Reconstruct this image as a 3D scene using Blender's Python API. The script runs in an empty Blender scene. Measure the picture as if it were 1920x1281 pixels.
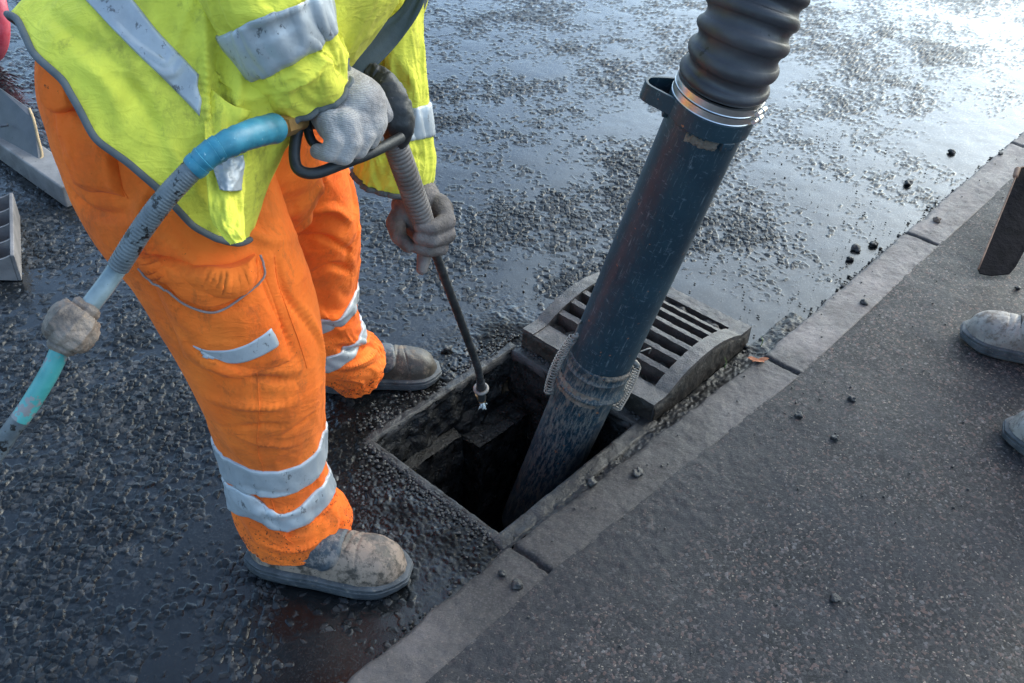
import bpy, math, random
import numpy as np
from mathutils import Vector, Matrix
R_ = math.radians
random.seed(7); rng = np.random.default_rng(11)
scene = bpy.context.scene
COL = scene.collection

# ------------------------------------------------------------ camera
PW, PH, FPX, CAMZ = 1920, 1281, 1867.0, 1.65
_p, _r = R_(38.3), R_(3.0)
FW = np.array([0, math.cos(_p), -math.sin(_p)]); UP = np.array([0, math.sin(_p), math.cos(_p)]); RT = np.array([1., 0, 0])
RT, UP = RT*math.cos(_r)+UP*math.sin(_r), -RT*math.sin(_r)+UP*math.cos(_r)
CAM = np.array([0, 0, CAMZ])
cd = bpy.data.cameras.new('camera'); cam = bpy.data.objects.new('camera', cd); COL.objects.link(cam)
cd.sensor_width = 36; cd.lens = FPX/PW*36; cd.clip_end = 2000; cd.clip_start = 0.02
m = Matrix.Identity(4)
for i in range(3):
    m[i][0] = RT[i]; m[i][1] = UP[i]; m[i][2] = -FW[i]; m[i][3] = CAM[i]
cam.matrix_world = m; scene.camera = cam

# ------------------------------------------------------------ light
SUN_EL, SUN_AZ = R_(38), R_(54) # azimuth measured from +Y towards +X
w = bpy.data.worlds.new('World'); scene.world = w; w.use_nodes = True
nt = w.node_tree; bg = nt.nodes['Background']
sky = nt.nodes.new('ShaderNodeTexSky'); sky.sky_type = 'NISHITA'; sky.sun_disc = False
sky.sun_elevation = SUN_EL; sky.sun_rotation = SUN_AZ; sky.air_density = 1.0; sky.dust_density = 2.2; sky.ozone_density = 1.2; sky.air_density = .8
tm = nt.nodes.new('ShaderNodeMix'); tm.data_type = 'RGBA'; tm.blend_type = 'MULTIPLY'; tm.inputs[0].default_value = 1; tm.inputs[7].default_value = (.90, 1.0, .97, 1); nt.links.new(sky.outputs[0], tm.inputs[6]); nt.links.new(tm.outputs[2], bg.inputs[0]); bg.inputs[1].default_value = 0.15
sl = bpy.data.lights.new('sun', 'SUN'); sun = bpy.data.objects.new('sun', sl); COL.objects.link(sun)
sl.energy = .42; sl.angle = R_(90); sl.color = (0.80, 0.96, 1.0)
sd = Vector((math.sin(SUN_AZ)*math.cos(SUN_EL), math.cos(SUN_AZ)*math.cos(SUN_EL), math.sin(SUN_EL)))
sun.rotation_euler = sd.to_track_quat('Z', 'Y').to_euler()
vs = scene.view_settings; vs.view_transform = 'Standard'; vs.look = 'None'; vs.gamma = 1; vs.exposure = 1.78

# ------------------------------------------------------------ maths
def ray(px, py): return RT*(px-PW/2)/FPX + UP*(PH/2-py)/FPX + FW
def P(px, py, z):
    d = ray(px, py); return CAM + d*(z-CAMZ)/d[2]
def D(px, py, dep): return CAM + ray(px, py)*dep
def nrm(v): return v/np.maximum(np.linalg.norm(v, axis=-1, keepdims=True), 1e-12)
def proj(q):
    q = np.asarray(q)-CAM; d = q@FW
    return PW/2+FPX*(q@RT)/d, PH/2-FPX*(q@UP)/d, d
TH = R_(49.5); KU = np.array([math.cos(TH), math.sin(TH)]); KV = np.array([-KU[1], KU[0]])
def UV(u, v, z=0.): return np.array([u*KU[0]+v*KV[0], u*KU[1]+v*KV[1], z])
def toUV(p): return p[0]*KU[0]+p[1]*KU[1], p[0]*KV[0]+p[1]*KV[1]
def h3(ix, iy, iz, s=0):
    h = (ix.astype(np.int64)*374761393 + iy.astype(np.int64)*668265263 + iz.astype(np.int64)*2147483647 + s*974634777) & 0xffffffff
    h = ((h ^ (h >> 13))*1274126177) & 0xffffffff
    h = ((h ^ (h >> 16))*2246822519) & 0xffffffff
    return ((h ^ (h >> 15)) & 0xffffff)/float(0xffffff)
def n2(x, y, s=0):
    ix = np.floor(x); iy = np.floor(y); fx = x-ix; fy = y-iy
    fx = fx*fx*fx*(fx*(fx*6-15)+10); fy = fy*fy*fy*(fy*(fy*6-15)+10); z = np.zeros_like(ix)
    a = h3(ix, iy, z, s); b = h3(ix+1, iy, z, s); c = h3(ix, iy+1, z, s); d = h3(ix+1, iy+1, z, s)
    return ((a*(1-fx)+b*fx)*(1-fy)+(c*(1-fx)+d*fx)*fy)*2-1
def n3(x, y, z, s=0):
    ix = np.floor(x); iy = np.floor(y); iz = np.floor(z); fx = x-ix; fy = y-iy; fz = z-iz
    fx = fx*fx*(3-2*fx); fy = fy*fy*(3-2*fy); fz = fz*fz*(3-2*fz); r = 0
    for dx in (0, 1):
        for dy in (0, 1):
            for dz in (0, 1):
                r = r + h3(ix+dx, iy+dy, iz+dz, s)*(fx if dx else 1-fx)*(fy if dy else 1-fy)*(fz if dz else 1-fz)
    return r*2-1
def f2(x, y, o=3, s=0): return sum(n2(x*2**i, y*2**i, s+i)*0.5**i for i in range(o))
def f3(x, y, z, o=3, s=0): return sum(n3(x*2**i, y*2**i, z*2**i, s+i)*0.5**i for i in range(o))
def sst(a, b, x): t = np.clip((x-a)/(b-a), 0, 1); return t*t*(3-2*t)
def catm(a, n):
    a = np.asarray(a, float); k = len(a); t = np.linspace(0, k-1-1e-9, n); i = t.astype(int); f = (t-i)
    if a.ndim > 1: f = f[:, None]
    g = lambda j: a[np.clip(j, 0, k-1)]
    p0 = np.where((i-1 < 0)[:, None] if a.ndim > 1 else (i-1 < 0), 2*g(i)-g(i+1), g(i-1)); p1 = g(i); p2 = g(i+1)
    p3 = np.where((i+2 > k-1)[:, None] if a.ndim > 1 else (i+2 > k-1), 2*g(i+1)-g(i), g(i+2))
    return .5*((2*p1)+(-p0+p2)*f+(2*p0-5*p1+4*p2-p3)*f*f+(-p0+3*p1-3*p2+p3)*f**3)

# ------------------------------------------------------------ mesh helpers
class MB:
    def __init__(s): s.v = []; s.f = []; s.n = 0
    def add(s, v, f):
        s.v.append(np.asarray(v, float).reshape(-1, 3)); s.f += [tuple(int(j)+s.n for j in q) for q in f]; s.n += len(s.v[-1]); return s
    def build(s, name, mat, parent=None, smooth=True, bevel=0, auto=None):
        return link(name, np.concatenate(s.v), s.f, mat, parent, smooth, bevel, auto)
def link(name, v, f, mat, parent=None, smooth=True, bevel=0, auto=None):
    me = bpy.data.meshes.new(name); v = np.asarray(v, float)
    me.from_pydata(v.tolist() if len(v) < 3e5 else v, [], f); 
    if smooth: me.polygons.foreach_set('use_smooth', [True]*len(me.polygons))
    me.materials.append(mat); me.update()
    o = bpy.data.objects.new(name, me); COL.objects.link(o)
    if parent is not None:
        o.parent = parent; o.matrix_parent_inverse = parent.matrix_basis.inverted()
    if bevel:
        b = o.modifiers.new('bevel', 'BEVEL'); b.width = bevel; b.segments = 3; b.limit_method = 'ANGLE'; b.angle_limit = R_(35)
    if auto is not None and smooth:
        me.set_sharp_from_angle(angle=R_(auto))
    return o
def tag(o, label=None, cat=None, group=None, kind=None):
    if label: o['label'] = label
    if cat: o['category'] = cat
    if group: o['group'] = group
    if kind: o['kind'] = kind
    return o
def empty(name, loc, label, cat, group=None):
    o = bpy.data.objects.new(name, None); COL.objects.link(o); o.location = [float(q) for q in loc]; o.empty_display_size = .1
    bpy.context.view_layer.update(); return tag(o, label, cat, group)
def gfaces(n, k, closed=False):
    i, j = np.meshgrid(np.arange(n-1), np.arange(k if closed else k-1), indexing='ij'); j2 = (j+1) % k
    return np.stack([i*k+j, i*k+j2, (i+1)*k+j2, (i+1)*k+j], -1).reshape(-1, 4)
def gridmesh(name, pos, keep, mat, attrs=None):
    n, k = pos.shape[:2]; F = gfaces(n, k)
    if keep is not None: F = F[keep.reshape(-1)]
    used = np.zeros(n*k, bool); used[F.ravel()] = True; idx = np.cumsum(used)-1; F = idx[F]; V = pos.reshape(-1, 3)[used]
    me = bpy.data.meshes.new(name); me.vertices.add(len(V)); me.vertices.foreach_set('co', V.ravel().astype(np.float32))
    me.loops.add(len(F)*4); me.loops.foreach_set('vertex_index', F.ravel().astype(np.int32))
    me.polygons.add(len(F)); me.polygons.foreach_set('loop_start', (np.arange(len(F))*4).astype(np.int32))
    me.polygons.foreach_set('use_smooth', np.ones(len(F), bool)); me.update(calc_edges=True)
    for a, val in (attrs or {}).items():
        at = me.attributes.new(a, 'FLOAT', 'POINT'); at.data.foreach_set('value', val.reshape(-1)[used].astype(np.float32))
    me.materials.append(mat); o = bpy.data.objects.new(name, me); COL.objects.link(o); return o
def frames(C, ref):
    T = nrm(np.gradient(C, axis=0)); S = nrm(np.cross(T, ref)); B = np.cross(S, T); B = np.where((np.sum(B*ref, -1) > 0)[:, None], -B, B); return T, S, B
class Surf:
    """a lofted tube: pos[N,M], closed round theta"""
    def __init__(s, C, ra, rb, N, M, ref=FW, sup=2.0, disp=None, off=None):
        s.C = catm(C, N); a = catm(ra, N)[:, None, None]; b = catm(rb, N)[:, None, None]
        T, S, B = frames(s.C, np.asarray(ref, float)); s.T, s.S, s.B = T, S, B
        th = np.linspace(0, 2*np.pi, M, endpoint=False); s.th = th; c = np.cos(th); q = np.sin(th)
        c = np.sign(c)*np.abs(c)**(2/sup); q = np.sign(q)*np.abs(q)**(2/sup)
        s.pos = s.C[:, None]+a*c[None, :, None]*S[:, None]+b*q[None, :, None]*B[:, None]; s.N, s.M = N, M; s.norm()
        s.s = np.linspace(0, 1, N)[:, None]*np.ones((1, M)); s.t = th[None]*np.ones((N, 1))
    def norm(s):
        du = np.gradient(s.pos, axis=0); dv = np.roll(s.pos, -1, 1)-np.roll(s.pos, 1, 1)
        n = nrm(np.cross(du, dv)); c = s.pos-s.C[:, None]; n = np.where((np.sum(n*c, -1).mean() < 0), -n, n); s.nor = n
    def push(s, d): s.pos = s.pos+s.nor*d[..., None]; s.norm(); return s
    def at(s, si, ti, off=0.):
        si = np.clip(np.asarray(si, float), 0, 1)*(s.N-1)*.999999; ti = np.mod(np.asarray(ti, float)/(2*np.pi)*s.M, s.M)
        i = si.astype(int); j = ti.astype(int) % s.M; fi = (si-i)[..., None]; fj = (ti-np.floor(ti))[..., None]; j2 = (j+1) % s.M; i2 = np.minimum(i+1, s.N-1)
        g = lambda A: (A[i, j]*(1-fj)+A[i, j2]*fj)*(1-fi)+(A[i2, j]*(1-fj)+A[i2, j2]*fj)*fi
        return g(s.pos)+nrm(g(s.nor))*np.asarray(off)[..., None]
    def inv(s, px, py):
        x, y, d = proj(s.pos.reshape(-1, 3)); front = np.sum(s.nor.reshape(-1, 3)*(CAM-s.pos.reshape(-1, 3)), -1) > 0
        k = np.argmin((x-px)**2+(y-py)**2+np.where(front, 0, 1e7)); return s.s.ravel()[k], s.t.ravel()[k]
    def invs(s, pts):
        r = np.array([s.inv(*p) for p in pts]); r[:, 1] = np.unwrap(r[:, 1]); return r
    def trim(s, k, c0=0.):
        e = 1-k*np.clip(np.cos(s.t-c0), 0, 1)**1.3*1.0; s.pos = s.at(s.s*e, s.t, np.zeros_like(s.s)); s.norm(); return s
    def folds(s, lst, k=1.35):
        d = np.zeros((s.N, s.M))
        for pts, wd, amp in lst:
            q = catm(s.at(*s.invs(pts).T), 24); a = np.sin(np.linspace(0.12, np.pi-.12, 24))
            dd = ((s.pos[:, :, None]-q[None, None])**2).sum(-1); kk = dd.argmin(-1)
            d += k*amp*a[kk]*np.exp(-dd.min(-1)/(.72*wd)**2)
        return s.push(d)
    def mesh(s, mb, rows=None, caps=(False, False)):
        pos = s.pos; n, m = pos.shape[:2]; F = gfaces(n, m, True).tolist(); V = pos.reshape(-1, 3)
        if caps[0]: V = np.vstack([V, pos[0].mean(0)]); c = len(V)-1; F += [(c, (j+1) % m, j) for j in range(m)]
        if caps[1]: V = np.vstack([V, pos[-1].mean(0)]); c = len(V)-1; F += [(c, (n-1)*m+j, (n-1)*m+(j+1) % m) for j in range(m)]
        return mb.add(V, F)
    def patch(s, mb, top, bot, nu, nv, off, thick=None, edge=0.12, par=False):
        """cloth piece lying on the surface between two edge lines; closed shell of real thickness"""
        A = np.array(top, float) if par else s.invs(top); B = np.array(bot, float) if par else s.invs(bot)
        B[:, 1] += np.round((A[:, 1].mean()-B[:, 1].mean())/(2*np.pi))*2*np.pi
        A = catm(A, nu); B = catm(B, nu); f = np.linspace(0, 1, nv)[:, None, None]; G = A[None]*(1-f)+B[None]*f
        uu = np.linspace(0, 1, nu)[None]*np.ones((nv, 1)); vv = np.linspace(0, 1, nv)[:, None]*np.ones((1, nu))
        e = np.minimum.reduce([uu/edge, (1-uu)/edge, vv/edge, (1-vv)/edge]); e = np.clip(e, 0, 1)**.5
        o = off(uu, vv)*e if callable(off) else off*e
        top_ = s.at(G[..., 0], G[..., 1], o+.0006); low = s.at(G[..., 0], G[..., 1], np.full_like(o, -.0015))
        F = gfaces(nv, nu).tolist(); V = np.concatenate([top_.reshape(-1, 3), low.reshape(-1, 3)]); q = nv*nu
        F2 = [(a+q, d+q, c+q, b+q) for a, b, c, d in F]
        bd = [j for j in range(nu)]+[i*nu+nu-1 for i in range(1, nv)]+[(nv-1)*nu+j for j in range(nu-2, -1, -1)]+[i*nu for i in range(nv-2, 0, -1)]
        F3 = [(bd[i], bd[i]+q, bd[(i+1) % len(bd)]+q, bd[(i+1) % len(bd)]) for i in range(len(bd))]
        mb.add(V, F+F2+F3); return G
    def band(s, mb, sc, half, off=.0048, sf=None, n=240):
        th = np.linspace(0, 2*np.pi, n, endpoint=False); c = sc(th) if callable(sc) else sc+0*th
        cols = []
        for a, o in ((-1, -.002), (-1, off-.002), (-.9, off), (-.7, off), (-.5, off), (-.3, off), (-.1, off), (.1, off), (.3, off), (.5, off), (.7, off), (.9, off), (1, off-.002), (1, -.002)): cols.append(s.at(c+a*half, th, np.full(n, o)))
        V = np.stack(cols, 0); mb.add(V.reshape(-1, 3), gfaces(14, n, True).tolist())
def tube(mb, pts, r, n=14, N=None, caps=True, ref=(0.3, 0.2, 1), wob=None):
    pts = np.asarray(pts, float); N = N or max(2, (len(pts)-1)*8+1); C = catm(pts, N) if len(pts) > 2 else np.linspace(pts[0], pts[1], N)
    rr = catm(r, N) if np.ndim(r) else np.full(N, r)
    if wob is not None: rr = rr*wob(np.linspace(0, 1, N))
    T = nrm(np.gradient(C, axis=0)); S = np.zeros_like(T); v = np.cross(T[0], ref); v = v/np.linalg.norm(v)
    for i in range(N): v = v-T[i]*(v@T[i]); v = v/np.linalg.norm(v); S[i] = v
    B = np.cross(T, S); th = np.linspace(0, 2*np.pi, n, endpoint=False)
    V = C[:, None]+rr[:, None, None]*(np.cos(th)[None, :, None]*S[:, None]+np.sin(th)[None, :, None]*B[:, None]); V = V.reshape(-1, 3); F = gfaces(N, n, True).tolist()
    if caps: V = np.vstack([V, C[0], C[-1]]); k = len(V); F += [(k-2, (j+1) % n, j) for j in range(n)]+[(k-1, (N-1)*n+j, (N-1)*n+(j+1) % n) for j in range(n)]
    mb.add(V, F); return mb
def capsule(mb, p0, r0, p1, r1, n=16, flat=1.0):
    p0 = np.asarray(p0, float); p1 = np.asarray(p1, float); d = nrm(p1-p0); a = np.linspace(0, np.pi/2, 6)
    C = [p0-d*r0*math.cos(t) for t in a]+[p1+d*r1*math.sin(t) for t in a]; r = [r0*math.sin(t) for t in a]+[r1*math.cos(t) for t in a]
    C = np.array(C); r = np.maximum(np.array(r), 1e-5); S = np.cross(d, [.31, .22, .9]); S = S/np.linalg.norm(S); B = np.cross(d, S); th = np.linspace(0, 2*np.pi, n, endpoint=False)
    V = C[:, None]+r[:, None, None]*(np.cos(th)[None, :, None]*S+np.sin(th)[None, :, None]*B*flat); mb.add(V.reshape(-1, 3), gfaces(12, n, True).tolist()+[tuple(range(n))[::-1], tuple(11*n+j for j in range(n))]); return mb
def lathe(mb, p0, p1, prof, n=64, caps=True):
    """prof: (distance from p0, radius) along the axis p0->p1"""
    d = nrm(np.asarray(p1, float)-p0); S = nrm(np.cross(d, [.3, .9, .2])); B = np.cross(d, S); th = np.linspace(0, 2*np.pi, n, endpoint=False)
    V = np.array([p0+d*a+r*(math.cos(t)*S+math.sin(t)*B) for a, r in prof for t in th]); k = len(prof)
    F = gfaces(k, n, True).tolist()
    if caps: F += [tuple(range(n))[::-1], tuple((k-1)*n+j for j in range(n))]
    mb.add(V, F); return mb
def box(mb, o, X, Y, Z):
    o, X, Y, Z = (np.asarray(q, float) for q in (o, X, Y, Z))
    V = [o, o+X, o+X+Y, o+Y, o+Z, o+X+Z, o+X+Y+Z, o+Y+Z]; mb.add(V, [(0, 3, 2, 1), (4, 5, 6, 7), (0, 1, 5, 4), (1, 2, 6, 5), (2, 3, 7, 6), (3, 0, 4, 7)]); return mb
def uvbox(mb, u0, u1, v0, v1, z0, z1): return box(mb, UV(u0, v0, z0), UV(u1-u0, 0), UV(0, v1-v0), (0, 0, z1-z0))
def prism(mb, pts, ext):
    """closed outline extruded by ext"""
    pts = np.asarray(pts, float); n = len(pts); V = np.vstack([pts, pts+np.asarray(ext, float)])
    mb.add(V, [tuple(range(n))[::-1], tuple(range(n, 2*n))]+[(i, (i+1) % n, n+(i+1) % n, n+i) for i in range(n)]); return mb

# ------------------------------------------------------------ materials
class G:
    def __init__(s, name):
        s.m = bpy.data.materials.new(name); s.m.use_nodes = True; s.t = s.m.node_tree; s.b = s.t.nodes['Principled BSDF']; s.tc = s.t.nodes.new('ShaderNodeTexCoord').outputs['Object']
    def nd(s, k, **kw):
        n = s.t.nodes.new(k)
        for a, b in kw.items(): setattr(n, a, b)
        return n
    def L(s, a, b):
        if isinstance(a, (int, float, tuple, list)): b.default_value = (*a, 1) if isinstance(a, (tuple, list)) and len(a) == 3 and b.type == 'RGBA' else a
        else: s.t.links.new(a, b)
    def map(s, scale=(1, 1, 1), rot=(0, 0, 0), vec=None):
        n = s.nd('ShaderNodeMapping'); n.inputs['Scale'].default_value = scale; n.inputs['Rotation'].default_value = rot; s.L(vec or s.tc, n.inputs[0]); return n.outputs[0]
    def noise(s, scale, det=4, rough=.55, vec=None, dist=0):
        n = s.nd('ShaderNodeTexNoise'); n.inputs['Scale'].default_value = scale; n.inputs['Detail'].default_value = det; n.inputs['Roughness'].default_value = rough; n.inputs['Distortion'].default_value = dist
        s.L(vec or s.tc, n.inputs['Vector']); return n.outputs['Fac']
    def vor(s, scale, feat='F1', out='Distance', vec=None, rnd=1):
        n = s.nd('ShaderNodeTexVoronoi', feature=feat); n.inputs['Scale'].default_value = scale; n.inputs['Randomness'].default_value = rnd; s.L(vec or s.tc, n.inputs['Vector']); return n.outputs[out]
    def ramp(s, fac, *st):
        n = s.nd('ShaderNodeValToRGB'); e = n.color_ramp.elements
        while len(e) < len(st): e.new(.5)
        for q, (p, c) in zip(e, st): q.position = p; q.color = (c, c, c, 1) if isinstance(c, (int, float)) else (*c, 1)
        s.L(fac, n.inputs[0]); return n.outputs[0]
    def mix(s, fac, a, b, mode='MIX'):
        n = s.nd('ShaderNodeMix', data_type='RGBA', blend_type=mode); s.L(fac, n.inputs[0]); s.L(a, n.inputs[6]); s.L(b, n.inputs[7]); return n.outputs[2]
    def math(s, op, a, b=0., c=None):
        n = s.nd('ShaderNodeMath', operation=op); s.L(a, n.inputs[0]); s.L(b, n.inputs[1])
        if c is not None: s.L(c, n.inputs[2])
        return n.outputs[0]
    def attr(s, name): n = s.nd('ShaderNodeAttribute', attribute_name=name); return n.outputs['Fac']
    def bump(s, h, strength=.5, dist=.002, prev=None):
        n = s.nd('ShaderNodeBump'); n.inputs['Strength'].default_value = strength; n.inputs['Distance'].default_value = dist; s.L(h, n.inputs['Height'])
        if prev: s.L(prev, n.inputs['Normal'])
        return n.outputs[0]
    def out(s, col=None, rough=None, nor=None, **kw):
        if col is not None: s.L(col, s.b.inputs['Base Color'])
        if rough is not None: s.L(rough, s.b.inputs['Roughness'])
        if nor is not None: s.L(nor, s.b.inputs['Normal'])
        for a, v in kw.items(): s.L(v, s.b.inputs[a.replace('_', ' ')])
        return s.m

_a = D(1329, 214, 1.83); _b = D(1017, 914, 2.64); ax_pipe = nrm(_b-_a)
def mat_road():
    g = G('wet_asphalt'); wet = g.attr('wet'); mud = g.attr('mud')
    fine = g.noise(420, 5, .6); med = g.noise(60, 4); big = g.noise(3.1, 4)
    stone = g.ramp(g.vor(62, out='Color'), (0, (.006, .007, .008)), (.6, (.014, .016, .018)), (1, (.075, .072, .070)))
    slurry = g.ramp(med, (.3, (.004, .0045, .005)), (.7, (.009, .010, .011)))
    c = g.mix(wet, stone, slurry); c = g.mix(g.math('MULTIPLY', mud, .7), c, g.ramp(fine, (.3, (.003, .003, .003)), (.7, (.012, .011, .010))))
    c = g.mix(g.math('MULTIPLY', g.ramp(g.noise(260, 2, .5), (.70, 0), (.76, 1)), .5), c, (.16, .11, .085))
    r = g.ramp(wet, (0, .26), (1, .13)); r = g.mix(g.ramp(big, (.42, 0), (.62, 1)), r, g.mix(.5, r, (.36, .36, .36)))
    r = g.mix(g.math('MULTIPLY', mud, .6), r, g.ramp(fine, (.35, .2), (.6, .5)))
    n = g.bump(fine, .3, .0006); n = g.bump(g.ramp(g.noise(170, 4, .7), (.55, 0), (.75, 1)), .3, .0010, n)
    return g.out(c, r, n, Specular_IOR_Level=g.math('MULTIPLY', g.math('SUBTRACT', 1.2, mud), g.math('MULTIPLY_ADD', wet, .0, .18)), Coat_Weight=g.math('MULTIPLY', wet, g.math('MULTIPLY', g.math('SUBTRACT', 1.22, mud), .85)), Coat_Roughness=.08, Coat_IOR=1.31, Coat_Normal=n)
def mat_pave():
    g = G('damp_footway_asphalt'); dv = g.nd('ShaderNodeVectorMath', operation='MULTIPLY_ADD'); nz_ = g.nd('ShaderNodeTexNoise'); nz_.inputs['Scale'].default_value = 90; g.L(g.tc, nz_.inputs['Vector']); g.L(nz_.outputs['Color'], dv.inputs[0]); dv.inputs[1].default_value = (.009, .009, .009); g.L(g.tc, dv.inputs[2]); wv_ = dv.outputs[0]; col = g.vor(185, out='Color', vec=wv_); big = g.noise(2.3, 4); lum = g.nd('ShaderNodeRGBToBW'); g.L(col, lum.inputs[0])
    c = g.ramp(lum.outputs[0], (0, (.008, .008, .0085)), (.45, (.022, .0215, .023)), (.72, (.056, .051, .051)), (.80, (.11, .065, .055)), (.9, (.11, .10, .10)), (1, (.17, .155, .145)))
    c = g.mix(g.math('MULTIPLY', g.ramp(g.noise(9, 5), (.45, 0), (.7, 1)), .65), c, (.034, .034, .038))
    c = g.mix(g.math('MULTIPLY', g.ramp(g.noise(150, 1), (.70, 0), (.73, 1)), .8), c, (.30, .24, .19)); c = g.mix(g.math('MULTIPLY', g.ramp(g.noise(170, 3, .7, g.map((1, 1, 1), (0, 0, 1))), (.30, 1), (.42, 0)), .7), c, (.008, .008, .009))
    c = g.mix(g.math('MULTIPLY', g.attr('mud'), .6), c, (.03, .029, .031))
    r = g.ramp(big, (.35, .45), (.65, .62)); fine = g.noise(500, 4, .65)
    n = g.bump(fine, .4, .0010); n = g.bump(g.ramp(g.vor(185, 'DISTANCE_TO_EDGE', vec=wv_), (0, 0), (.12, 1)), .35, .0010, n); n = g.bump(lum.outputs[0], .8, .0022, n); n = g.bump(g.noise(210, 3, .8), .7, .0022, n)
    return g.out(c, r, n, Specular_IOR_Level=.2)
def mat_kerb():
    g = G('worn_kerb_concrete'); c = g.ramp(g.noise(11, 6, .65), (.3, (.10, .086, .080)), (.7, (.22, .185, .172)))
    c = g.mix(g.math('MULTIPLY', g.ramp(g.noise(230, 2), (.62, 0), (.7, 1)), .6), c, (.05, .05, .052))
    c = g.mix(g.math('MULTIPLY', g.ramp(g.noise(150, 1), (.7, 0), (.74, 1)), .6), c, (.34, .25, .21))
    c = g.mix(g.math('MULTIPLY', g.attr('mud'), .85), c, g.ramp(g.vor(170), (.1, (.060, .052, .048)), (.45, (.015, .014, .014)), (.9, (.007, .007, .007))))
    n = g.bump(g.noise(330, 5, .75), 1.0, .0026); n = g.bump(g.noise(60, 4), .4, .003, n)
    return g.out(c, g.ramp(g.noise(14, 3), (.4, .42), (.6, .6)), n, Specular_IOR_Level=.35)
def mat_cloth(name, base, dark, dirt=.5, spots=0., spotz=(0, 0), fuzz=.04):
    g = G(name); c = g.mix(g.ramp(g.noise(4.5, 5, .6, dist=.6), (.42, 0), (.68, 1)), base, dark)
    d = g.ramp(g.noise(7.5, 6, .7, g.map((1, 1, .6))), (.47, 0), (.66, 1)); c = g.mix(g.math('MULTIPLY', d, dirt), c, tuple(q*.34+.012 for q in base)); d2 = g.ramp(g.noise(17, 7, .75, g.map((1, 1, .45), (.2, .3, 0))), (.56, 0), (.66, 1)); c = g.mix(g.math('MULTIPLY', d2, dirt*.8), c, tuple(q*.22+.02 for q in base))
    if spots:
        sep = g.nd('ShaderNodeSeparateXYZ'); g.L(g.tc, sep.inputs[0]); z = g.nd('ShaderNodeMapRange'); g.L(sep.outputs[2], z.inputs[0])
        z.inputs[1].default_value = spotz[0]; z.inputs[2].default_value = spotz[1]; z.inputs[3].default_value = .15; z.inputs[4].default_value = 0
        th = g.math('SUBTRACT', .72, z.outputs[0]); sp = g.math('GREATER_THAN', g.math('ADD', g.math('MULTIPLY', g.noise(190, 3, .6), .75), g.math('MULTIPLY', g.noise(16, 2), .27)), th)
        c = g.mix(g.math('MULTIPLY', sp, spots), c, (.035, .02, .014)); c = g.mix(g.math('MULTIPLY', g.ramp(g.noise(30, 7, .8, dist=.5), (.66, 0), (.69, 1)), .75), c, (.05, .03, .02))
    wv = g.nd('ShaderNodeTexWave'); wv.inputs['Scale'].default_value = 260; wv.bands_direction = 'DIAGONAL'; g.L(g.tc, wv.inputs[0])
    n = g.bump(g.noise(26, 6, .62, g.map((1, 1, 1.9), (.3, .2, 0)), dist=.7), .5, .008); cr_ = g.ramp(g.noise(7.5, 3, .5, g.map((1, 1, 2.4), (.5, .25, 0)), dist=1.6), (.455, 0), (.49, 1), (.50, 1), (.56, 0)); n = g.bump(cr_, .17, .005, n); n = g.bump(g.noise(1300, 2), .25, .0006, n)
    return g.out(c, .78, n, Sheen_Weight=fuzz, Sheen_Roughness=.5, Specular_IOR_Level=.10)
def mat_tape():
    g = G('reflective_tape'); c = g.ramp(g.noise(9, 5, .6), (.32, (.31, .33, .345)), (.7, (.53, .555, .575)))
    c = g.mix(g.math('MULTIPLY', g.ramp(g.noise(75, 5, .7, g.map((1, 1, .5))), (.60, 0), (.66, 1)), .75), c, (.06, .055, .055))
    n = g.bump(g.noise(55, 4, .6), .4, .003); n = g.bump(g.vor(900), .2, .0004, n)
    return g.out(c, .42, n, Metallic=.2)
def mat_plain(name, a, b, sc=20, rough=.5, bs=.4, bd=.002, metal=0, bsc=None, spec=.5, det=5, speck=None, speckt=.6, specks=120, rough2=None, **kw):
    g = G(name); c = g.ramp(g.noise(sc, det, .6), (.32, a), (.68, b))
    if speck: c = g.mix(g.ramp(g.noise(specks, 4, .65), (speckt, 0), (speckt+.05, 1)), c, speck)
    n = g.bump(g.noise(bsc or sc*6, 5, .65), bs, bd)
    r = rough if rough2 is None else g.ramp(g.noise(sc*1.7, 4), (.4, rough), (.65, rough2))
    return g.out(c, r, n, Metallic=metal, Specular_IOR_Level=spec, **kw)
def mat_boot(name, a, b, mud, amt=.5):
    g = G(name); c = g.ramp(g.noise(16, 5, .6), (.3, a), (.7, b)); f = g.ramp(g.noise(34, 8, .72), (amt-.05, 0), (amt+.07, 1)); c = g.mix(f, c, mud)
    c = g.mix(g.math('MULTIPLY', g.ramp(g.noise(85, 4, .7), (.58, 0), (.64, 1)), .7), c, tuple(q*.5 for q in a))
    n = g.bump(g.noise(150, 6, .7), .6, .0018); n = g.bump(f, .35, .0015, n); return g.out(c, g.mix(f, (.42, .42, .42), (.7, .7, .7)), n)
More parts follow.
